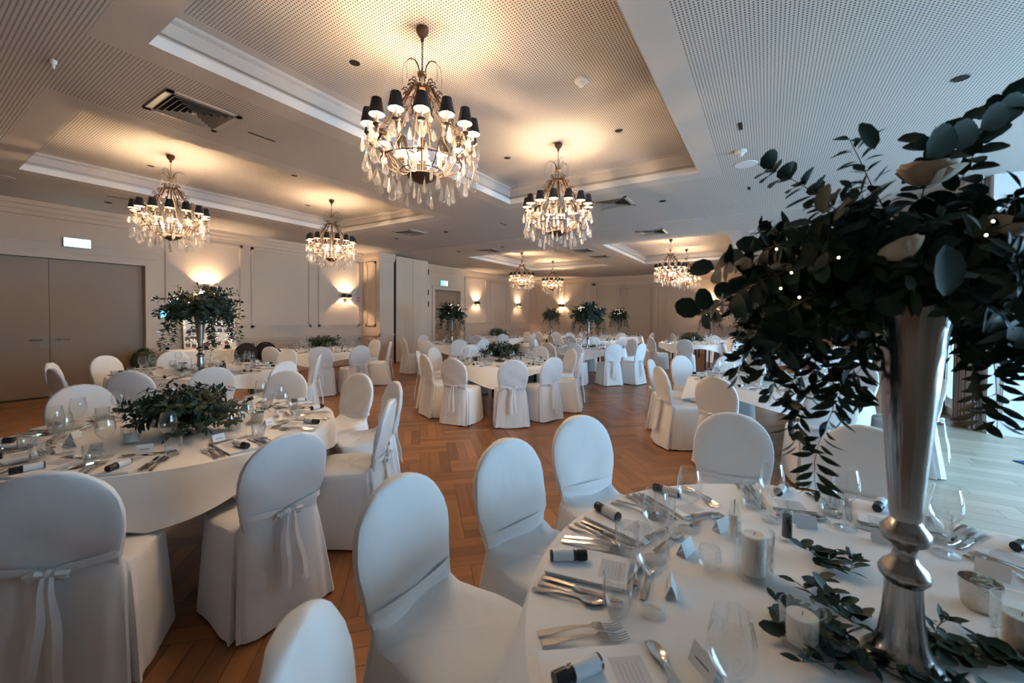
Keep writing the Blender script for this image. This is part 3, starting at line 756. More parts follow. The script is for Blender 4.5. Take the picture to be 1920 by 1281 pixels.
for idx, (tn, c, ca, cp, nm, det, tops) in enumerate(TB):
    if tb0 is None: tb0 = make_table(c, nm)
    else: dup(tb0, (*c, 0), 0, 'round banquet table under the white cloth, %s' % nm)
    tag(link('tablecloth', cloth_mesh(ca, idx, .165 if tn == 'T3' else .115), None, (*c, 0)), 'white cloth draped over the %s' % nm, 'tablecloth', 'white tablecloths')
ZT = .749

# ------------------------------------------------------------------ tableware prototypes (x = to the diner's right, y = away from the diner)
def fork_mesh(L=.205):
    b = MB(); V = []; F = []
    st = [(0, .008), (.03, .009), (.06, .006), (.10, .0032), (.128, .0035), (.138, .011), (.158, .0125)]
    for (y, w) in st:
        y *= L / .205; z = .004 + .010 * (sin((y / L) * pi) ** 2)
        V += [(-w, y, z), (-w, y, z + .0025), (w, y, z + .0025), (w, y, z)]
    for i in range(len(st) - 1):
        a = i * 4
        for q in range(4): F.append((a + q, a + (q + 1) % 4, a + 4 + (q + 1) % 4, a + 4 + q))
    F += [(0, 3, 2, 1)]
    b.add(V, F)
    y0 = .156 * L / .205
    for k in range(4):
        x = -.0105 + k * .007; b.tube([(x, y0, .008), (x, y0 + .025, .004), (x, L, .010)], [.0019, .0017, .0009], 4)
    return b.mesh('fork', M_steel)
def knife_mesh(L=.225):
    b = MB(); V = []; F = []; st = [(0, .0065, .004), (.01, .0085, .005), (.085, .0062, .004), (.093, .0085, .0045), (.098, .0055, .003), (.105, .009, .0012), (.17, .010, .001), (.205, .0075, .001), (.225, .001, .001)]
    for (y, w, h) in st:
        y *= L / .225; V += [(-w, y, .001), (-w * .8, y, .001 + 2 * h), (w * .8, y, .001 + 2 * h), (w, y, .001)]
    for i in range(len(st) - 1):
        a = i * 4
        for q in range(4): F.append((a + q, a + (q + 1) % 4, a + 4 + (q + 1) % 4, a + 4 + q))
    F += [(0, 3, 2, 1)]; b.add(V, F); return b.mesh('knife', M_steel)
def spoon_mesh(L=.19):
    b = MB(); V = []; F = []; st = [(0, .007), (.03, .0075), (.07, .004), (.125, .0028)]
    for (y, w) in st:
        y *= L / .19; z = .003 + .009 * sin(y / L * pi) ** 2; V += [(-w, y, z), (-w, y, z + .002), (w, y, z + .002), (w, y, z)]
    for i in range(len(st) - 1):
        a = i * 4
        for q in range(4): F.append((a + q, a + (q + 1) % 4, a + 4 + (q + 1) % 4, a + 4 + q))
    b.add(V, F); n = 14
    yc = .158 * L / .19; V = []; F = []
    for k in range(4):
        q = (1, .75, .4, .02)[k]
        for i in range(n):
            a = 2 * pi * i / n; V.append((.0175 * q * cos(a), yc + .030 * q * sin(a), .0085 - .0065 * (1 - q * q)))
    for k in range(3):
        for i in range(n): j = (i + 1) % n; F.append((k * n + i, k * n + j, (k + 1) * n + j, (k + 1) * n + i))
    b.add(V, F); return b.mesh('spoon', M_steel)
FORK, KNIFE, SPOON = fork_mesh(), knife_mesh(), spoon_mesh(); DFORK, DSPOON = fork_mesh(.165), spoon_mesh(.165)
def glass_mesh(k):
    b = MB()
    if k == 0:   # wine glass
        b.lathe([(.0001, .003), (.036, .0015), (.036, .003), (.012, .006), (.0045, .012), (.0038, .04), (.004, .085), (.009, .095), (.025, .110), (.038, .130), (.042, .150), (.040, .175), (.034, .205), (.031, .218)], 28)
        b.lathe([(.0305, .2182), (.0312, .2188), (.0318, .2182)], 28)
    elif k == 1:   # tumbler
        b.lathe([(.0001, .002), (.026, .002), (.031, .012), (.036, .04), (.038, .065), (.0375, .095)], 28); b.lathe([(.0001, .012), (.026, .013), (.031, .02), (.0350, .045), (.0365, .07), (.0365, .095)], 28)
        b.lathe([(.0365, .095), (.0375, .095)], 28)
    return b.mesh('glass', M_glass)
WINE, TUMB = glass_mesh(0), glass_mesh(1)
def napkin_proto():
    o = link('napkin', None); b = MB(); V = []
    hx, hy = .075, .115
    for z, e in ((0.0005, 0), (.004, -.001), (.0065, .001), (.0105, -.002)):
        V += [(-hx + e, -hy + e, z), (hx - e, -hy + e, z), (hx - e, hy - e, z + .0), (-hx + e, hy - e, z)]
    F = [(3, 2, 1, 0), (12, 13, 14, 15)]
    for k in range(3):
        for i in range(4): j = (i + 1) % 4; F.append((k * 4 + i, k * 4 + j, k * 4 + 4 + j, k * 4 + 4 + i))
    b.add(V, F); b.build('folded_linen', M_nap, o, smooth=False)
    b = MB(); b.box(-.045, .035, .0107, .045, .108, .0112, 0)
    for k in range(5): b.box(-.03 + .004 * (k % 2), .05 + k * .01, .0112, .03 - .004 * (k % 3), .0515 + k * .01, .0114, 1)
    b.build('menu_card', [M_print, M_faint], o, smooth=False)
    return o
def bottle_proto():
    o = link('shot_bottle', None)
    b = MB(); M = T(0, 0, .0165) @ Matrix.Rotation(pi / 2, 4, 'Y')
    b.lathe([(.0001, -.055), (.015, -.055), (.0165, -.052), (.0165, .018), (.013, .024), (.013, .028)], 20, 0, M); b.build('body', M_blackp, o)
    b = MB(); b.lathe([(.0168, -.048), (.0168, .014)], 20, 0, M)
    b.build('paper_label', M_label, o)
    b = MB()
    for k in range(5): b.lathe([(.0170, -.038 + k * .009), (.0170, -.0365 + k * .009)], 6, 0, M @ Rz(.0))
    b = MB(); b.lathe([(.0001, .056), (.0145, .056), (.0150, .053), (.0150, .028), (.013, .027)], 20, 0, M)
    for k in range(12): a = k * pi / 6; b.box(.0145, -.0012, .028, .0157, .0012, .053, 0, M @ Rz(a))
    b.build('cap', M_blackp, o); return o
def card_mesh():
    b = MB(); b.add([(-.035, -.016, 0), (.035, -.016, 0), (.035, 0, .042), (-.035, 0, .042), (.035, .016, 0), (-.035, .016, 0)], [(0, 1, 2, 3), (3, 2, 4, 5)], 0)
    b.add([(-.02, -.0105, .016), (.02, -.0105, .016), (.02, -.0095, .019), (-.02, -.0095, .019)], [(0, 1, 2, 3)], 1)
    return b.mesh('place_card', [M_card, M_ink], smooth=False)
CARD = card_mesh()
NAP, BOT = napkin_proto(), bottle_proto()
first = {'nap': True, 'bot': True}
def put(name, me, c, phi, x, y, rz, label, cat, group, z=0.0, tilt=None):
    # phi: seat direction from the table centre; diner looks towards the centre
    q = phi + pi; fx, fy = cos(q), sin(q); rx, ry = fy, -fx
    r0 = R_T
    px = c[0] - fx * r0 + fx * y + rx * x; py = c[1] - fy * r0 + fy * y + ry * x
    o = link(name, me, None, (px, py, ZT + z), q - pi / 2 + rz); tag(o, label, cat, group); return o
rs = random.Random(21)
def place(c, phi, hw, nm, det):
    j = lambda s=.006: rs.uniform(-s, s); w = '%s, %s' % (hw, nm)
    ph = phi
    for kind, proto, y, z, lab, cat, grp in (('nap', NAP, .135, 0, 'folded white napkin with menu card at %s' % w, 'napkin', 'folded napkins with menu cards'), ('bot', BOT, .085, .0108, 'small black pale-labelled bottle at %s' % w, 'bottle', 'small black bottles on the napkins')):
        q = ph + pi; fx, fy = cos(q), sin(q)
        x = j(.006); yy = y + j(.01); loc = (c[0] - fx * R_T + fx * yy + fy * x, c[1] - fy * R_T + fy * yy - fx * x, ZT + z); rz = q - pi / 2 + j(.06) + (pi / 2 + rs.uniform(-.6, .6) if kind == 'bot' else 0)
        if kind == 'bot' and rs.random() < .5: rz += pi
        if first[kind]:
            first[kind] = False; o = proto; o.location = loc; o.rotation_euler = (0, 0, rz)
        else: o = dup(proto, loc, rz)
        tag(o, lab, cat, grp)
    put('wine_glass', WINE, c, ph, .115 + j(), .33 + j(.012), 0, 'clear stemmed wine glass at %s' % w, 'wine glass', 'wine glasses')
    put('water_tumbler', TUMB, c, ph, .155 + j(), .245 + j(.012), 0, 'clear water tumbler at %s' % w, 'glass', 'water tumblers')
    put('dinner_fork', FORK, c, ph, -.110 + j(.004), .035 + j(.006), j(.05), 'inner steel fork left of napkin at %s' % w, 'fork', 'dinner forks')
    put('dinner_knife', KNIFE, c, ph, .102 + j(.003), .03 + j(.006), j(.04), 'inner steel knife right of napkin at %s' % w, 'knife', 'dinner knives')
    if det >= 2:
        put('dinner_fork', FORK, c, ph, -.140 + j(.004), .030 + j(.006), j(.05), 'outer steel fork left of napkin at %s' % w, 'fork', 'dinner forks')
        put('dinner_knife', KNIFE, c, ph, .127 + j(.003), .03 + j(.006), j(.04), 'outer steel knife right of napkin at %s' % w, 'knife', 'dinner knives')
        put('soup_spoon', SPOON, c, ph, .150 + j(.003), .02 + j(.006), j(.06), 'steel spoon right of the knives at %s' % w, 'spoon', 'soup spoons')
        put('dessert_spoon', DSPOON, c, ph, .085, .300 + j(.006), pi / 2 + j(.1), 'small dessert spoon above the napkin at %s' % w, 'spoon', 'dessert spoons')
        put('dessert_fork', DFORK, c, ph, -.085, .275 + j(.006), -pi / 2 + j(.1), 'small dessert fork above the napkin at %s' % w, 'fork', 'dessert forks')
    if det >= 2:
        put('place_card', CARD, c, ph, j(.02), .37 + j(.01), j(.3), 'folded pale place card at %s' % w, 'place card', 'folded place cards')
for (tn, c, ca, cp, nm, det, tops) in TB:
    used = set(); angs = sorted([atan2(t[1] - c[1], t[0] - c[0]) for t in tops])
    # further places fill the gaps of the ring
    full = list(angs); need = radians(24 if tn == 'T1' else 27)
    for i in range(len(angs)):
        a = angs[i]; b = angs[(i + 1) % len(angs)] + (2 * pi if i == len(angs) - 1 else 0); gap = b - a; n = int(gap / need + .15)
        for k in range(1, n): full.append(a + gap * k / n)
    for a in full:
        p = (c[0] + cos(a), c[1] + sin(a)); place(c, a, hour_word(clock(c, p), used), nm, det)

# ================================================================== FLOWER ARRANGEMENTS
UP = Vector((0, 0, 1))
def spray(mb, pts, rnd, L, w, kind=0, mi=1, step=.022, stem_r=.0016, smi=0, pair=True, floor=None):
    if floor is not None: pts = [Vector((p[0], p[1], max(p[2], floor))) for p in pts]
    P = [Vector(p) for p in pts]
    mb.tube(P, [stem_r * (1.2 - .8 * i / max(1, len(P) - 1)) for i in range(len(P))], 4, smi)
    s = 0.0; side = 1
    for i in range(len(P) - 1):
        a, b = P[i], P[i + 1]; seg = (b - a).length; d = (b - a).normalized() if seg > 1e-6 else UP
        x = d.cross(UP); x = x.normalized() if x.length > .05 else Vector((1, 0, 0)); y = x.cross(d).normalized()
        t = step - s if s > 0 else 0
        while t < seg:
            p = a + d * t; roll = rnd.uniform(0, 2 * pi)
            for q in ((1, -1) if pair else (side,)):
                o = (x * cos(roll) + y * sin(roll)) * q
                dd = (d * rnd.uniform(.35, .8) + o + Vector((0, 0, rnd.uniform(-.35, .15)))).normalized()
                k = rnd.uniform(.7, 1.15); nn = (d - dd * dd.dot(d) + UP * .8)
                mb.leaf(p + dd * .004, dd, nn, L * k, w * k, mi, kind, rnd.uniform(.0, .35))
            side = -side; t += step * rnd.uniform(.8, 1.25)
        s = 0
def arc(p, d, L, grav, n=7, rnd=None, wob=.0):
    pts = [Vector(p)]; d = Vector(d).normalized(); st = L / n
    for i in range(n):
        d = (d + Vector((0, 0, -grav)) + (Vector((rnd.uniform(-wob, wob), rnd.uniform(-wob, wob), rnd.uniform(-wob, wob))) if rnd else Vector())).normalized()
        pts.append(pts[-1] + d * st)
    return pts
def rose(mb, c, r, rnd, mi=0):
    c = Vector(c); tx = Matrix.Rotation(rnd.uniform(-.5, .5), 4, 'X') @ Matrix.Rotation(rnd.uniform(-.5, .5), 4, 'Y')
    for ring, (n, rr, top) in enumerate(((2, .30, 2.75), (3, .48, 2.5), (4, .68, 2.2), (5, .86, 1.95), (5, 1.0, 1.65))):
        for k in range(n):
            a0 = 2 * pi * k / n + ring * 1.1 + rnd.uniform(-.15, .15); V = []; F = []; hw = pi / n * 1.35; R_ = r * rr * rnd.uniform(.94, 1.06)
            for i in range(6):
                t = i / 5; th = .25 + (top - .25) * t
                for jx in range(7):
                    u = jx / 3 - 1; a = a0 + u * hw; thh = th * (1 - .16 * u * u * t); rad = R_ * sin(thh) * (1 + .09 * t * sin(4.2 * u + ring + k * 2)) + (.075 * r * t * t * t * ring) * (1 - .4 * u * u)
                    V.append(c + tx @ Vector((cos(a) * rad, sin(a) * rad, -R_ * cos(thh) * .9)))
            for i in range(5):
                for q in range(6): A = i * 7 + q; F.append((A, A + 1, A + 8, A + 7))
            mb.add(V, F, mi)
VASE = [(.0001, 0), (.064, 0), (.066, .006), (.058, .016), (.050, .024), (.040, .05), (.034, .10), (.031, .150), (.030, .176), (.034, .180), (.041, .190), (.042, .200), (.036, .212), (.022, .228), (.018, .245), (.022, .258), (.036, .268), (.041, .280), (.040, .292), (.030, .305), (.024, .315), (.027, .330), (.0275, .35), (.034, .45), (.042, .55), (.049, .65), (.056, .72), (.064, .765), (.074, .795), (.080, .806), (.076, .808), (.060, .77), (.030, .70)]
def vase_mesh(n=32, k=1.15):
    b = MB(); b.lathe([(r * k, z) for r, z in VASE], n); return b.mesh('trumpet_vase', M_silver)
VM = vase_mesh()
def tall_foliage(seed, n, R, leafL, step):
    rnd = random.Random(seed); b = MB(); eu = MB()
    for k in range(n):
        a = rnd.uniform(0, 2 * pi); el = rnd.uniform(-.15, 1.4); d = (cos(a) * cos(el), sin(a) * cos(el), sin(el) * 1.15 + .22)
        L = R * rnd.uniform(.65, 1.15) * (1.0 if el < .8 else .85)
        pts = arc((cos(a) * .03, sin(a) * .03, .82), d, L, rnd.uniform(.08, .32), 7, rnd, .08)
        (spray(b, pts, rnd, leafL, leafL * .36, 0, 1, step) if k % 3 else spray(eu, pts, rnd, leafL * .8, leafL * .62, 1, 1, step * 1.2))
    for k in range(max(5, n // 8)):
        a = rnd.uniform(0, 2 * pi); d = (cos(a), sin(a), .25)
        pts = arc((cos(a) * .1, sin(a) * .1, .84), d, R * rnd.uniform(1.3, 1.9), .42, 10, rnd, .08)
        spray(b, pts, rnd, leafL, leafL * .32, 0, 1, step * 1.05)
    r = MB(); rs_ = [MB() for _ in range(4)]
    for q, m in enumerate(rs_):
        a = q * pi / 2 + .5; rose(m, (cos(a) * R * .42, sin(a) * R * .42, .90 + .08 * (q % 2)), .035, rnd)
    fl = MB()
    for k in range(16):
        a = rnd.uniform(0, 2 * pi); el = rnd.uniform(-.2, 1.2); q = R * rnd.uniform(.55, .8)
        fl.ball((cos(a) * cos(el) * q, sin(a) * cos(el) * q, .86 + sin(el) * q * .8), .0042, 6, 4)
    return b.mesh('leaves', [M_stem, M_leaf]), eu.mesh('eucalyptus', [M_stem, M_leaf2]), [m.mesh('rose', M_petal) for m in rs_], fl.mesh('string_light', M_fairy)
TF = [tall_foliage(3, 135, .38, .060, .028), tall_foliage(8, 135, .39, .060, .028)]
def tall_arr(c, nm, v, rz, s=1.0, z=ZT):
    t = thing('tall_flower_arrangement', 'tall silver vase with leaves and fairy lights, %s' % nm, 'flower arrangement', (*c, z), rz, 'tall vase arrangements')
    lv, eu, rr, fl = TF[v]
    link('trumpet_vase', VM, t)
    for n_, m in (('leaves', lv), ('eucalyptus', eu), ('string_light', fl)):
        o = link(n_, m, t); o.scale = (s, s, 1); 
    for m in rr: o = link('rose', m, t); o.scale = (s, s, 1)
for k, (tn, c, ca, cp, nm, det, tops) in enumerate(TB):
    if cp == 'tall' and tn != 'T1': tall_arr(c, nm, k % 2, k * 1.3, {'T7': 1.15, 'T4': 1.12, 'T11': 1.2}.get(tn, 1.0))

def bowl_arr(c, nm, seed, R=.30):
    rnd = random.Random(seed)
    t = thing('leafy_bowl', 'low silver footed bowl heaped with green leaves, %s' % nm, 'flower arrangement', (*c, ZT), 0, 'low leafy bowls')
    b = MB(); b.lathe([(.0001, 0), (.085, 0), (.088, .006), (.05, .016), (.022, .03), (.020, .045), (.05, .055), (.13, .068), (.175, .082), (.18, .09), (.172, .088), (.0001, .07)], 32); b.build('footed_bowl', M_silver, t)
    b = MB(); e = MB(); be = MB()
    for k in range(120):
        a = rnd.uniform(0, 2 * pi); el = rnd.uniform(.12, 1.35); d = (cos(a) * cos(el), sin(a) * cos(el), sin(el)); L = R * rnd.uniform(.6, 1.05) * (1 if el < .7 else .72)
        pts = arc((cos(a) * .05, sin(a) * .05, .115), d, L, .05, 6, rnd, .10)
        if k % 4 == 0: spray(e, pts, rnd, .055, .030, 0, 1, .03, floor=.10)
        else: spray(b, pts, rnd, .047, .019, 0, 1, .024, floor=.10)
    for k in range(8):
        a = rnd.uniform(0, 2 * pi); pts = arc((cos(a) * .08, sin(a) * .08, .11), (cos(a), sin(a), .3), R * rnd.uniform(1.1, 1.5), .16, 8, rnd, .08); spray(b, pts, rnd, .045, .017, 0, 1, .028, floor=.10)
        for q in range(14): p = pts[4] + Vector((rnd.uniform(-.03, .03), rnd.uniform(-.03, .03), rnd.uniform(-.02, .03))); be.ball(p, .004, 5, 3)
    b.build('leaves', [M_stem, M_leaf], t); e.build('eucalyptus', [M_stem, M_leaf2], t); be.build('seed_heads', M_berry, t)
    for q in range(2):
        m = MB(); a = 2.0 + q * 2.6; rose(m, (cos(a) * .10, sin(a) * .10, .24), .032, rnd); m.build('rose', M_petal, t)
    return t
for k, (tn, c, ca, cp, nm, det, tops) in enumerate(TB):
    if cp == 'bowl': bowl_arr(((-3.08, 1.04) if tn == 'T2' else c), nm, 40 + k, .29 if tn == 'T2' else .31)

# foreground arrangement on the near table
FV = Vector((.263, 1.201, ZT))
FWD = Vector((-.534, .845, 0)); RGT = Vector((.845, .534, 0))
def fg():
    t = thing('tall_flower_arrangement', 'large silver trumpet vase with cascading leaves, nearest to the viewer', 'flower arrangement', FV, 0, 'tall vase arrangements')
    link('trumpet_vase', vase_mesh(64, 1.05), t)
    rnd = random.Random(77); b = MB(); e = MB(); tr = MB()
    O = Vector((0, 0, .84))
    def sd(r, u, f): return RGT * r + Vector((0, 0, u)) + FWD * f
    # dense mass of leafy stems
    for k in range(230):
        a = rnd.uniform(0, 2 * pi); el = rnd.uniform(-.35, 1.2); d = (cos(a) * cos(el), sin(a) * cos(el), sin(el))
        dv = Vector(d); tow = -dv.dot(FWD)
        L = .31 * rnd.uniform(.5, 1.05) * (1.0 if el < .8 else .9)
        if tow > .4: L *= .62
        pts = arc(O + Vector((cos(a) * .03, sin(a) * .03, 0)), d, L, rnd.uniform(.02, .16), 7, rnd, .09)
        if k % 3 == 0: spray(e, pts, rnd, .048, .038, 1, 1, .028)
        else: spray(b, pts, rnd, .046, .017, 0, 1, .020)
    # named sprays: direction (right, up, forward), length, gravity
    for (r, u, f, L, g, kd) in ((-1, .25, .2, .38, .10, 0), (-1, .62, .1, .40, .09, 1), (-1, .0, .3, .36, .12, 0), (-1, -.05, -.1, .33, .10, 1), (-.9, .1, .5, .40, .25, 0), (-.8, -.1, .2, .42, .35, 0), (-.6, .9, .2, .36, .05, 1),
                                (.5, 1, .1, .46, .03, 1), (.9, .8, .0, .5, .03, 1), (1, .3, .1, .5, .12, 1), (1, 0, .1, .42, .30, 0), (.8, .1, -.2, .40, .35, 0), (1, .6, .3, .5, .06, 1), (.2, 1, .2, .34, .03, 1), (-.2, 1, .2, .3, .03, 0), (.9, -.1, .3, .40, .3, 0),
                                (-1, .45, -.1, .34, .12, 0), (-.9, .2, .0, .36, .2, 1), (-1, .36, .05, .44, .10, 1)):
        d = RGT * r + UP * u + FWD * f; pts = arc(O + d.normalized() * .05, d, L, g, 10, rnd, .07)
        (spray(e, pts, rnd, .052, .040, 1, 1, .030) if kd else spray(b, pts, rnd, .05, .019, 0, 1, .022))
    # long trailing strands falling on the left
    for (r0, f0, L, w) in ((-.185, .0, .46, 0), (-.21, .02, .36, 0), (-.225, .03, .28, 0), (-.15, -.02, .27, 0), (-.27, .04, .20, 1), (-.08, .03, .26, 0), (-.31, .08, .22, 0), (.16, .05, .16, 0), (.22, .0, .12, 0)):
        p = O + sd(r0, -.02, f0); pts = [p + sd(-.02 * sin(i * .7), -L * i / 12, .012 * sin(i * .9)) for i in range(13)]
        pts = [O] + [O * .4 + p * .6 + Vector((0, 0, .05))] + pts
        spray(tr, pts, rnd, .050, .017, 0, 1, .020, .0013)
    b.build('leaves', [M_stem, M_leaf], t); e.build('eucalyptus', [M_stem, M_leaf2], t); tr.build('trailing_strands', [M_stem, M_leaf], t)
    # big single eucalyptus leaves catching the light at the rim
    for (r, u, f, dr, du, L) in ((-.134, .254, -.05, -.4, .9, .06), (-.079, .218, -.10, .7, .8, .085), (.0, .255, -.06, .9, .7, .085), (.09, .30, -.04, .7, .6, .08), (.17, .35, 0, 1, .6, .08), (-.145, .036, -.20, .15, -1, .085)):
        m = MB(); m.leaf(O + sd(r, u, f), RGT * dr + UP * du, -FWD, L, L * .62, 0, 1, .1); m.build('broad_leaf', M_leaf2, t)
    for (r, u, f, s) in ((-.163, .041, -.14, .027), (-.035, .215, -.06, .040), (.046, .085, -.12, .028), (-.012, .025, -.10, .026)):
        m = MB(); rose(m, O + sd(r, u, f), s, rnd); m.build('rose', M_petal, t)
    for (r, u, f) in ((-.257, .025, -.12), (-.303, .003, -.06), (-.317, -.028, -.05), (-.066, .075, -.20), (-.077, .052, -.20), (-.295, .06, .0), (-.279, -.046, -.05)):
        m = MB(); m.ball(O + sd(r, u, f), .0019, 8, 5); m.build('string_light', M_fairy, t)
    return t
fg()
# ================================================================== CENTREPIECE SMALL THINGS
def candle_glass(c, z0, label, r=.045, h=.10, cr=.03, ch=.06, group='candles in glass cylinders'):
    t = thing('glass_candle_holder', label, 'candle', (*c, z0), 0, group)
    b = MB(); b.lathe([(.0001, .001), (r, .001), (r, h), (r - .003, h), (r - .003, .008), (.0001, .008)], 32); b.build('glass_cylinder', M_glassb, t)
    b = MB(); b.lathe([(.0001, .009), (cr, .009), (cr, .007 + ch), (cr - .003, .009 + ch), (.0001, .006 + ch)], 24); b.build('candle', M_wax, t)
    b = MB(); b.tube([(0, 0, .006 + ch), (.001, 0, .016 + ch)], .0008, 4); b.build('wick', M_dark, t)
    return t
def votive(c, label):
    t = thing('mercury_votive', label, 'candle holder', (*c, ZT), 0, 'silver mercury glass votives'); b = MB()
    b.lathe([(.0001, 0), (.032, 0), (.035, .006), (.042, .072), (.0405, .072), (.034, .008), (.0001, .006)], 28); b.build('cup', M_mercury, t)
    b = MB(); b.lathe([(.0001, .007), (.026, .007), (.026, .03), (.0001, .03)], 20); b.build('tealight', M_wax, t)
def mill(c, label, gr):
    t = thing('pepper_mill', label, 'pepper mill', (*c, ZT), 0, 'small glass pepper and salt mills')
    b = MB(); b.lathe([(.0001, .002), (.021, .002), (.021, .02), (.017, .05), (.017, .095), (.012, .105), (.012, .125), (.0001, .13)], 20); b.build('glass_body', M_glass, t)
    b = MB(); b.lathe([(.0001, .012), (.015, .012), (.0145, .06), (.0145, .085), (.0001, .085)], 12); b.build('filling', gr, t)
    b = MB(); b.tube([(0, 0, .085), (0, 0, .135)], .002, 6); b.build('spindle', M_steel, t)
def gpt(o, r, f): v = Vector((o[0], o[1], 0)) + RGT * r + FWD * f; return (v.x, v.y)
candle_glass((-.022, 1.366), ZT, 'tall white pillar candle in a glass cylinder left of the trumpet vase', .052, .135, .031, .112)
candle_glass((.080, 1.134), ZT, 'short white candle in a thick glass tumbler in front of the trumpet vase', .045, .090, .031, .062)
candle_glass((.495, 1.370), ZT, 'white pillar candle in a glass at the right edge of the near table', .048, .12, .03, .08)
votive((.482, 1.535), 'mottled silver votive cup right of the trumpet vase')
mill((.069, 1.647), 'small glass pepper mill filled with peppercorns behind the pillar candle', M_pepper)
mill((-.083, 1.556), 'small glass salt mill left of the pillar candle', M_wax)
b = MB(); b.lathe([(.0001, .002), (.018, .002), (.030, .015), (.035, .035), (.031, .055), (.026, .066), (.027, .066), (.0355, .035)], 28)
tag(b.build('glass_tealight_ball', M_glassb, None, True, (-.134, 1.329, ZT)), 'small round clear glass tealight bowl left of the pillar candle', 'glass')
b = MB(); b.tube([(0, -.03, .006), (0, .03, .006)], .0055, 10); b.tube([(0, .03, .006), (0, .045, .005)], [.0055, .001], 8)
tag(b.build('marker_pen', M_black, None, True, (.233, 1.652, ZT)), 'short black pen lying on the cloth left of the vase neck', 'pen')
# loose eucalyptus lying round the vase foot
def loose(c, seed, label, R=.2, n=9):
    rnd = random.Random(seed); b = MB()
    for k in range(n):
        a = rnd.uniform(0, 2 * pi); pts = [Vector((cos(a) * .10, sin(a) * .10, .012))]; d = Vector((cos(a), sin(a), 0))
        for i in range(6): d = (d + Vector((rnd.uniform(-.3, .3), rnd.uniform(-.3, .3), 0))).normalized(); pts.append(pts[-1] + d * R / 8 + Vector((0, 0, rnd.uniform(-.002, .004))))
        for i in range(7):
            for q in range(2):
                dd = Vector((rnd.uniform(-1, 1), rnd.uniform(-1, 1), rnd.uniform(.0, .45))).normalized(); kd = k % 2
                b.leaf(pts[i], dd, (rnd.uniform(-.4, .4), rnd.uniform(-.4, .4), 1), .05 if kd else .045, .036 if kd else .017, 1 if (k % 3) else 2, kd, .1)
        b.tube(pts, .0014, 4, 0)
    return tag(b.build('eucalyptus_garland', [M_stem, M_leaf, M_leaf2], None, True, (*c, ZT)), label, 'greenery', 'loose greenery round the vases')
loose((.271, 1.205), 5, 'loose eucalyptus garland lying round the foot of the large trumpet vase', .20, 16)
loose((.20, 1.42), 8, 'small eucalyptus sprig lying left of the trumpet vase foot', .12, 3)
loose((.43, 1.13), 9, 'dense eucalyptus sprig lying right of the trumpet vase foot', .16, 7)
for (tn, c, ca, cp, nm, det, tops) in TB:
    if tn == 'T1': continue
    if cp == 'tall' and det >= 1: loose(c, hash(tn) % 97 if False else 11 + int(tn[1:]), 'loose eucalyptus garland round the vase foot, %s' % nm, .2, 8)
    o = (c[0], c[1])
    s = .30 if cp == 'bowl' else .2
    if tn == 'T2':
        candle_glass((-3.114, .795), ZT, 'short white candle in a clear glass left of the leafy bowl, front left table', .045, .10, .031, .055)
        votive((-2.92, 1.25), 'silver mottled votive cup right of the leafy bowl, front left table')
        votive((-2.98, 1.42), 'silver votive cup behind the first one, front left table')
    else:
        a = gpt(o, -s, -.12); candle_glass(a, ZT, 'white candle in a glass cylinder left of the centre, %s' % nm, .045, .11, .029, .08)
        a = gpt(o, s, -.05); candle_glass(a, ZT, 'white candle in a glass cylinder right of the centre, %s' % nm, .045, .10, .03, .06)
        if det >= 2: votive(gpt(o, .12, -s - .05), 'silver mottled votive cup before the centrepiece, %s' % nm); mill(gpt(o, s + .05, .1), 'glass pepper mill right of the candle, %s' % nm, M_pepper)
# small dark menu stand on the centre table
b = MB(); b.box(-.05, -.006, 0, .05, .006, .07); tag(b.build('table_number_stand', M_blackp, None, False, (*gpt((-3.80, 5.65), -.42, -.05), ZT)), 'small black upright card stand left of the leaves, centre table', 'stand')

# ================================================================== CHANDELIERS
def drop_mesh(L, w, n=6):
    b = MB(); b.lathe([(.0001, 0), (.003, -.006), (.0025, -.012), (w * .35, -.25 * L), (w * .85, -.60 * L), (w, -.78 * L), (w * .7, -.93 * L), (.0001, -L)], n, sx=.38); return b
def crystal_material():
    m = bpy.data.materials.new('crystal'); m.use_nodes = True; nt = m.node_tree; N = nt.nodes; L = nt.links
    for n in list(N): N.remove(n)
    out = N.new('ShaderNodeOutputMaterial'); t = N.new('ShaderNodeBsdfTransparent'); g = N.new('ShaderNodeBsdfGlossy'); r = N.new('ShaderNodeBsdfRefraction')
    d = N.new('ShaderNodeBsdfTranslucent'); d.inputs[0].default_value = (.9, .82, .7, 1)
    g.inputs['Roughness'].default_value = .12; r.inputs['Roughness'].default_value = .08; r.inputs['IOR'].default_value = 1.25
    lw = N.new('ShaderNodeLayerWeight'); lw.inputs[0].default_value = .55
    m1 = N.new('ShaderNodeMixShader'); m1.inputs[0].default_value = .22; L.new(t.outputs[0], m1.inputs[1]); L.new(r.outputs[0], m1.inputs[2])
    m3 = N.new('ShaderNodeMixShader'); m3.inputs[0].default_value = .5; L.new(g.outputs[0], m3.inputs[1]); L.new(d.outputs[0], m3.inputs[2])
    m2 = N.new('ShaderNodeMixShader'); L.new(lw.outputs['Facing'], m2.inputs[0]); L.new(m1.outputs[0], m2.inputs[1]); L.new(m3.outputs[0], m2.inputs[2]); L.new(m2.outputs[0], out.inputs[0])
    return m
M_cry = crystal_material()
DROP_L = drop_mesh(.125, .031).mesh('crystal_drop', M_cry); DROP_M = drop_mesh(.082, .021).mesh('crystal_drop', M_cry); DROP_S = drop_mesh(.05, .012).mesh('crystal_drop', M_cry)
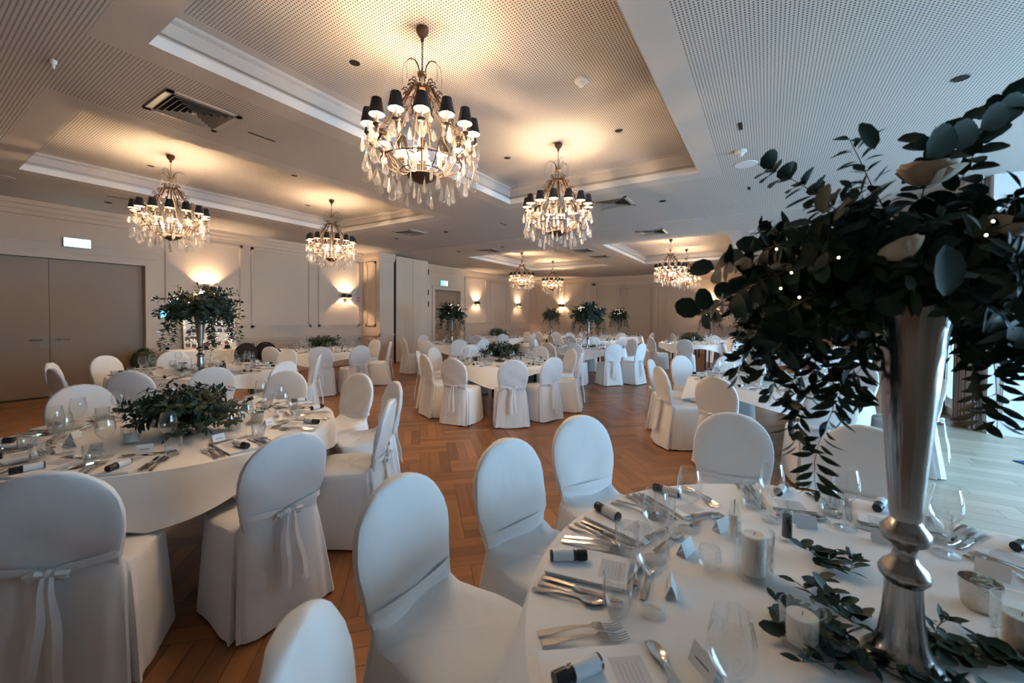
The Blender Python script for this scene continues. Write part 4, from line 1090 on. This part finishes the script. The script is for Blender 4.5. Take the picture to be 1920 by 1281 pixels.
def chandelier(loc, label):
    t = thing('chandelier', label, 'chandelier', loc, 0, 'crystal chandeliers with black shades')    # origin at the ceiling, everything hangs down
    b = MB(); b.lathe([(.0001, 0), (.044, -.003), (.048, -.02), (.044, -.036), (.034, -.055), (.016, -.072), (.012, -.10), (.0001, -.104)], 24); b.build('canopy', M_brass, t)
    b = MB()
    for k in range(11):
        z = -.10 - k * .022; pts = [(cos(q) * .007 * (k % 2), cos(q) * .007 * ((k + 1) % 2), z - .012 + sin(q) * .014) for q in [i * pi / 4 for i in range(8)]]; b.tube(pts, .0022, 5, closed=True)
    b.build('chain', M_brass, t)
    # little crown with six sprung arms hung with crystal strands
    b = MB(); b.lathe([(.0001, -.335), (.034, -.335), (.038, -.345), (.034, -.358), (.0001, -.362)], 20); b.build('crown', M_gold, t)
    for k in range(6):
        a = k * pi / 3 + .25; R = .15 if k % 2 else .11; hh = .13 if k % 2 else .08
        P = [(cos(a) * r, sin(a) * r, -.34 + z) for r, z in ((.02, 0), (.035, hh * .55), (.06, hh * .9), (R * .75, hh), (R, hh * .85), (R * 1.12, hh * .6))]
        b = MB(); b.tube(P, [.004, .0035, .003, .0025, .002, .0015], 5); b.build('crown_arm', M_brass, t)
        b = MB(); x, y, z = P[-1]
        for q in range(7): b.add(*lathe_local([(.0001, 0), (.006, -.008), (.0001, -.018)], 5), 0, T(x + cos(a) * .006 * sin(q * .5), y + sin(a) * .006 * sin(q * .5), z - q * .019))
        b.build('crystal_strand', M_cry, t)
    b = MB(); b.lathe([(.006, -.36), (.011, -.38), (.006, -.40), (.010, -.43), (.006, -.47)], 10); b.build('glass_stem', M_cry, t)
    # domed basket of scrolled ribs
    b = MB(); b.lathe([(.0001, -.45), (.05, -.455), (.055, -.47), (.0001, -.475)], 20); b.build('top_cap', M_brass, t)
    for k in range(12):
        a = k * pi / 6; b = MB(); P = []
        for (r, z) in ((.02, -.46), (.06, -.445), (.09, -.47), (.115, -.52), (.135, -.56), (.175, -.60), (.205, -.65), (.225, -.70), (.25, -.76), (.30, -.80)): P.append((cos(a) * r, sin(a) * r, z))
        b.tube(P, [.007, .008, .007, .007, .006, .007, .006, .006, .005, .004], 6)
        for (r, z, s) in ((.075, -.445, .026), (.12, -.515, .026), (.175, -.58, .028), (.225, -.66, .026), (.27, -.75, .022)):
            Q = [(cos(a) * (r + s * (1 - i / 9) * cos(i * .8)), sin(a) * (r + s * (1 - i / 9) * cos(i * .8)), z + .02 + s * (1 - i / 9) * sin(i * .8)) for i in range(9)]
            b.tube(Q, .0045, 5)
        b.build('dome_rib', M_brass, t)
    # arms with candles and shades
    NA = 14
    b = MB(); b.lathe([(.0001, -1.17), (.03, -1.165), (.06, -1.15), (.10, -1.13), (.11, -1.11), (.10, -1.10), (.0001, -1.09)], 24); b.build('bottom_bowl', M_brass, t)
    b = MB(); b.tube([(cos(q) * .30, sin(q) * .30, -1.02) for q in [i * pi / 18 for i in range(36)]], .006, 6, closed=True); b.tube([(cos(q) * .16, sin(q) * .16, -1.08) for q in [i * pi / 12 for i in range(24)]], .005, 6, closed=True)
    b.tube([(0, 0, -.47), (0, 0, -1.1)], .009, 8); b.build('frame_ring', M_brass, t)
    for k in range(NA):
        a = 2 * pi * k / NA + .1; R = .385; ca_, sa_ = cos(a), sin(a)
        b = MB(); b.tube([(ca_ * r, sa_ * r, z) for r, z in ((.05, -1.09), (.14, -1.10), (.22, -1.04), (.27, -.95), (.33, -.90), (.375, -.905), (.385, -.87))], .005, 6)
        b.tube([(ca_ * r, sa_ * r, z) for r, z in ((.30, -.80), (.33, -.84), (.36, -.90))], .0035, 5)
        b.lathe([(.0001, -.875), (.020, -.872), (.030, -.858), (.026, -.856), (.0001, -.862)], 12, 0, None, ca_ * R, sa_ * R)
        ar = b.build('arm', M_brass, t)
        b = MB(); b.lathe([(.0105, -.862), (.0105, -.782), (.0001, -.780)], 10, 0, None, ca_ * R, sa_ * R); b.build('candle_sleeve', M_sleeve, ar)
        b = MB(); b.lathe([(.054, -.795), (.034, -.685)], 18, 0, None, ca_ * R, sa_ * R); b.lathe([(.0530, -.795), (.033, -.685)], 18, 1, None, ca_ * R, sa_ * R); b.build('lamp_shade', [M_shade, M_shadein], ar)
        b = MB(); b.ball((ca_ * R, sa_ * R, -.762), .0095, 8, 6, 0, 1.8); b.build('bulb', M_bulb, ar)
        l = GL; o = bpy.data.objects.new('candle_glow', l); COL.objects.link(o); o.parent = t; o.location = (ca_ * R, sa_ * R, -.762)
        for q, (da, dr) in enumerate(((-.075, .01), (.075, .01), (0, .04), (.22, -.03), (-.22, -.03))):
            o = link('crystal_drop', DROP_M if q != 2 else DROP_L, ar, ((R + dr) * cos(a + da), (R + dr) * sin(a + da), -.875 - (.03 if q > 2 else 0))); o.rotation_euler = (0, 0, a + pi / 2 + q)
    def ringd(n, R, z, me, off=0, dz=0):
        for k in range(n):
            a = 2 * pi * k / n + off; o = link('crystal_drop', me, t, (cos(a) * R, sin(a) * R, z + (dz if k % 2 else 0))); o.rotation_euler = (0, 0, a + pi / 2 + (k % 3 - 1) * .5)
    ringd(26, .405, -1.06, DROP_L, 0, .05); ringd(18, .33, -1.12, DROP_L, .1, .05); ringd(14, .22, -1.18, DROP_L, .2, .04); ringd(14, .30, -.93, DROP_M, .05, -.05); ringd(12, .17, -.62, DROP_M, .1, -.07); ringd(10, .10, -.52, DROP_S, 0, -.04)
    for k in range(4):
        a = k * pi / 2 + .4; x, y = cos(a) * .13, sin(a) * .13
        b = MB(); b.lathe([(.008, -1.04), (.008, -.975), (.0001, -.973)], 8, 0, None, x, y); b.build('inner_candle', M_sleeve, t)
        b = MB(); b.ball((x, y, -.955), .013, 8, 6, 0, 1.6); b.build('bulb', M_bulb, t)
        o = bpy.data.objects.new('inner_glow', GL2); COL.objects.link(o); o.parent = t; o.location = (x, y, -.945)
    # strings of small beads joining the tiers
    for k in range(14):
        a = 2 * pi * k / 14 + .32; b = MB()
        for q in range(8):
            tt = q / 7; r = .23 + .15 * tt; z = -.74 - .22 * tt - .05 * sin(pi * tt); b.add(*lathe_local([(.0001, .006), (.0055, 0), (.0001, -.008)], 5), 0, T(cos(a) * r, sin(a) * r, z))
        b.build('bead_string', M_cry, t)
    return t
def lathe_local(prof, n):
    m = MB(); m.lathe(prof, n); return m.v, m.f
GL = bpy.data.lights.new('candle_glow', 'POINT'); GL.energy = CHAND_W; GL.color = LAMP_COL; GL.shadow_soft_size = .010
GL2 = GL.copy(); GL2.name = 'inner_glow'; GL2.energy = INNER_W; GL2.shadow_soft_size = .014
ch0 = chandelier((-2.24, 2.25, HT), 'largest crystal chandelier with black shades, nearest to the viewer')
for p, l in (((-2.25, 4.62), 'crystal chandelier right of centre, second in the main tray'), ((-6.95, 2.22), 'crystal chandelier at the left, above the tall leafy vase'),
             ((-6.98, 4.66), 'crystal chandelier in front of the wall lamp and red sign, left tray'), ((-7.1, 11.85), 'far crystal chandelier in the far left tray, left of its pair'),
             ((-7.1, 14.2), 'far crystal chandelier in the far left tray, right and lower of its pair'), ((-2.3, 11.85), 'far crystal chandelier in the far right tray, larger of its pair'),
             ((-2.2, 13.8), 'far crystal chandelier half hidden behind the larger one, far right tray')):
    dup(ch0, (*p, HT), .0, l)

# ================================================================== CURTAINS AND THE REST
def curtain(y0, y1, x, label, seed):
    rnd = random.Random(seed); b = MB(); n = 150; V = []; k0 = rnd.uniform(0, 6); zs = (0.03, 1.2, 2.4, 3.36)
    for i in range(n + 1):
        t = i / n; y = y0 + (y1 - y0) * t; xx = x - .065 - .05 * sin(t * (y1 - y0) * 46 + k0) - .015 * sin(t * 31)
        for z in zs: V.append((xx - (.012 * sin(t * 20) if z < 1 else 0), y, z))
    m = len(zs)
    for i in range(n):
        for q in range(m - 1): b.add([V[i * m + q], V[(i + 1) * m + q], V[(i + 1) * m + q + 1], V[i * m + q + 1]], [(0, 1, 2, 3)], 0, None, (i * .31) % 1 + .001)
    me = b.mesh('curtain', M_curt); return tag(link('curtain', me), label, 'curtain', 'striped curtains')
curtain(7.87, 8.62, XR, 'grey and black striped curtain left of the white panelled wall', 1)
curtain(9.12, 9.75, XR, 'striped curtain farther back, just right of the large vase', 2)
curtain(11.0, 11.6, XR, 'striped curtain between the two farther windows', 3)
tr = MB(); tr.box(XR - .16, YW + .02, H - .03, XR - .06, YE, H - .004); struct(tr.build('trim_2', M_white, smooth=False))
b = MB(); b.add([(0, 0, .004), (.9, -.25, .004), (.8, -.9, .004), (.25, -.5, .004)], [(0, 1, 2, 3)]); b.box(.0, 0, 0, .001, .001, .004)
b = MB(); b.box(0, 0, 0, 1.0, .7, .008)
o = b.build('floor_mat', M_bluemat, None, False, (2.235, 6.47, .002)); o.rotation_euler = (0, 0, -1.15); tag(o, 'dark blue mat lying on the pale planks at the right edge', 'mat')

# gift table with photo board by the left wall
t = thing('gift_table', 'long side table under a cream cloth against the left wall', 'table', (-10.15, 3.95, 0))
b = MB(); b.box(-.38, -.70, .70, .38, .70, .74); b.build('tabletop', M_darkw, t, smooth=False)
for sx in (-1, 1):
    for sy in (-1, 1): b = MB(); b.box(sx * .33 - .02, sy * .66 - .02, 0, sx * .33 + .02, sy * .66 + .02, .70); b.build('leg', M_black, t, smooth=False)
b = MB(); n = 60
V = []; F = []
per = []
for i in range(120):
    s = i / 120 * 4; k = int(s); q = s - k; hx, hy = .40, .72
    per.append([(-hx + 2 * hx * q, -hy), (hx, -hy + 2 * hy * q), (hx - 2 * hx * q, hy), (-hx, hy - 2 * hy * q)][k])
for (e, z) in ((0, .745), (.008, .735), (.02, .4), (.035, .03)):
    for i, (x, y) in enumerate(per): w = 1 + e + (.02 * sin(i * .9) * (z < .5)); V.append((x * w if abs(x) > .1 else x, y * (1 + (w - 1) * .5), z))
for k in range(3):
    for i in range(120): j = (i + 1) % 120; F.append((k * 120 + j, k * 120 + i, k * 120 + 120 + i, k * 120 + 120 + j))
F.append(tuple(range(120))); b.add(V, F); o = b.build('tablecloth', M_linen, None, True, (-10.14, 3.95, 0)); tag(o, 'cream cloth hanging to the floor over the long side table', 'tablecloth')
t = thing('photo_board', 'white pin board covered in small photos and fairy lights on the side table', 'board', (-10.50, 4.05, .752))
M_ = Matrix.Rotation(-.12, 4, 'Y')
b = MB(); b.box(-.012, -.50, 0, .012, .50, .62, 0, M_); b.build('board', M_board, t, smooth=False)
rp = random.Random(3); k = 0
for r in range(4):
    for q in range(8):
        y = -.42 + q * .12 + rp.uniform(-.02, .02); z = .07 + r * .15 + rp.uniform(-.02, .02); s = .042
        if rp.random() < .12: continue
        b = MB(); b.box(.012, -s, -s, .0145, s, s, 0, M_ @ T(0, y, z) @ Matrix.Rotation(rp.uniform(-.35, .35), 4, 'X')); b.build('photo', M_photo2 if rp.random() < .2 else M_photo, t, smooth=False)
b = MB()
for k in range(46): b.add(*lathe_local([(.0001, -.004), (.004, 0), (.0001, .004)], 5), 0, M_ @ T(.02, rp.uniform(-.48, .48), rp.uniform(.02, .6)))
b.build('string_light', M_fairy, t)
def hat(loc, label, s=1.0):
    b = MB(); b.lathe([(.0001, .004), (.11 * s, .0), (.16 * s, .008), (.11 * s, .012), (.085 * s, .02), (.075 * s, .07), (.03 * s, .085), (.0001, .08)], 24); tag(b.build('felt_hat', M_hat, None, True, loc), label, 'hat', 'black hats on the side table')
hat((-9.93, 3.74, .752), 'small black hat on the side table beside the vase stem', .5); hat((-9.95, 4.14, .752), 'black hat lying on the side table before the photo board', .6)
# dried bush beside the side table
t = thing('dried_bush', 'round brownish green dried bush in front of the left wall', 'plant', (-10.28, 2.84, 0))
b = MB(); b.lathe([(.0001, 0), (.12, 0), (.15, .3), (.14, .3), (.0001, .28)], 20); b.build('pot', M_white, t)
b = MB(); rb = random.Random(9)
for k in range(900):
    a = rb.uniform(0, 2 * pi); el = rb.uniform(-.2, pi / 2); d = Vector((cos(a) * cos(el), sin(a) * cos(el), sin(el))); L = .26 * rb.uniform(.8, 1.05)
    c0 = Vector((0, 0, .58)) + d * L * .6; c1 = Vector((0, 0, .58)) + d * L + Vector((rb.uniform(-.03, .03), rb.uniform(-.03, .03), rb.uniform(-.02, .02)))
    b.leaf(c0, c1 - c0, (0, 0, 1), (c1 - c0).length, .008, 0)
b.lathe([(.0001, .25), (.12, .35), (.2, .5), (.21, .6), (.15, .74), (.0001, .8)], 14)
b.build('dry_foliage', M_moss, t)
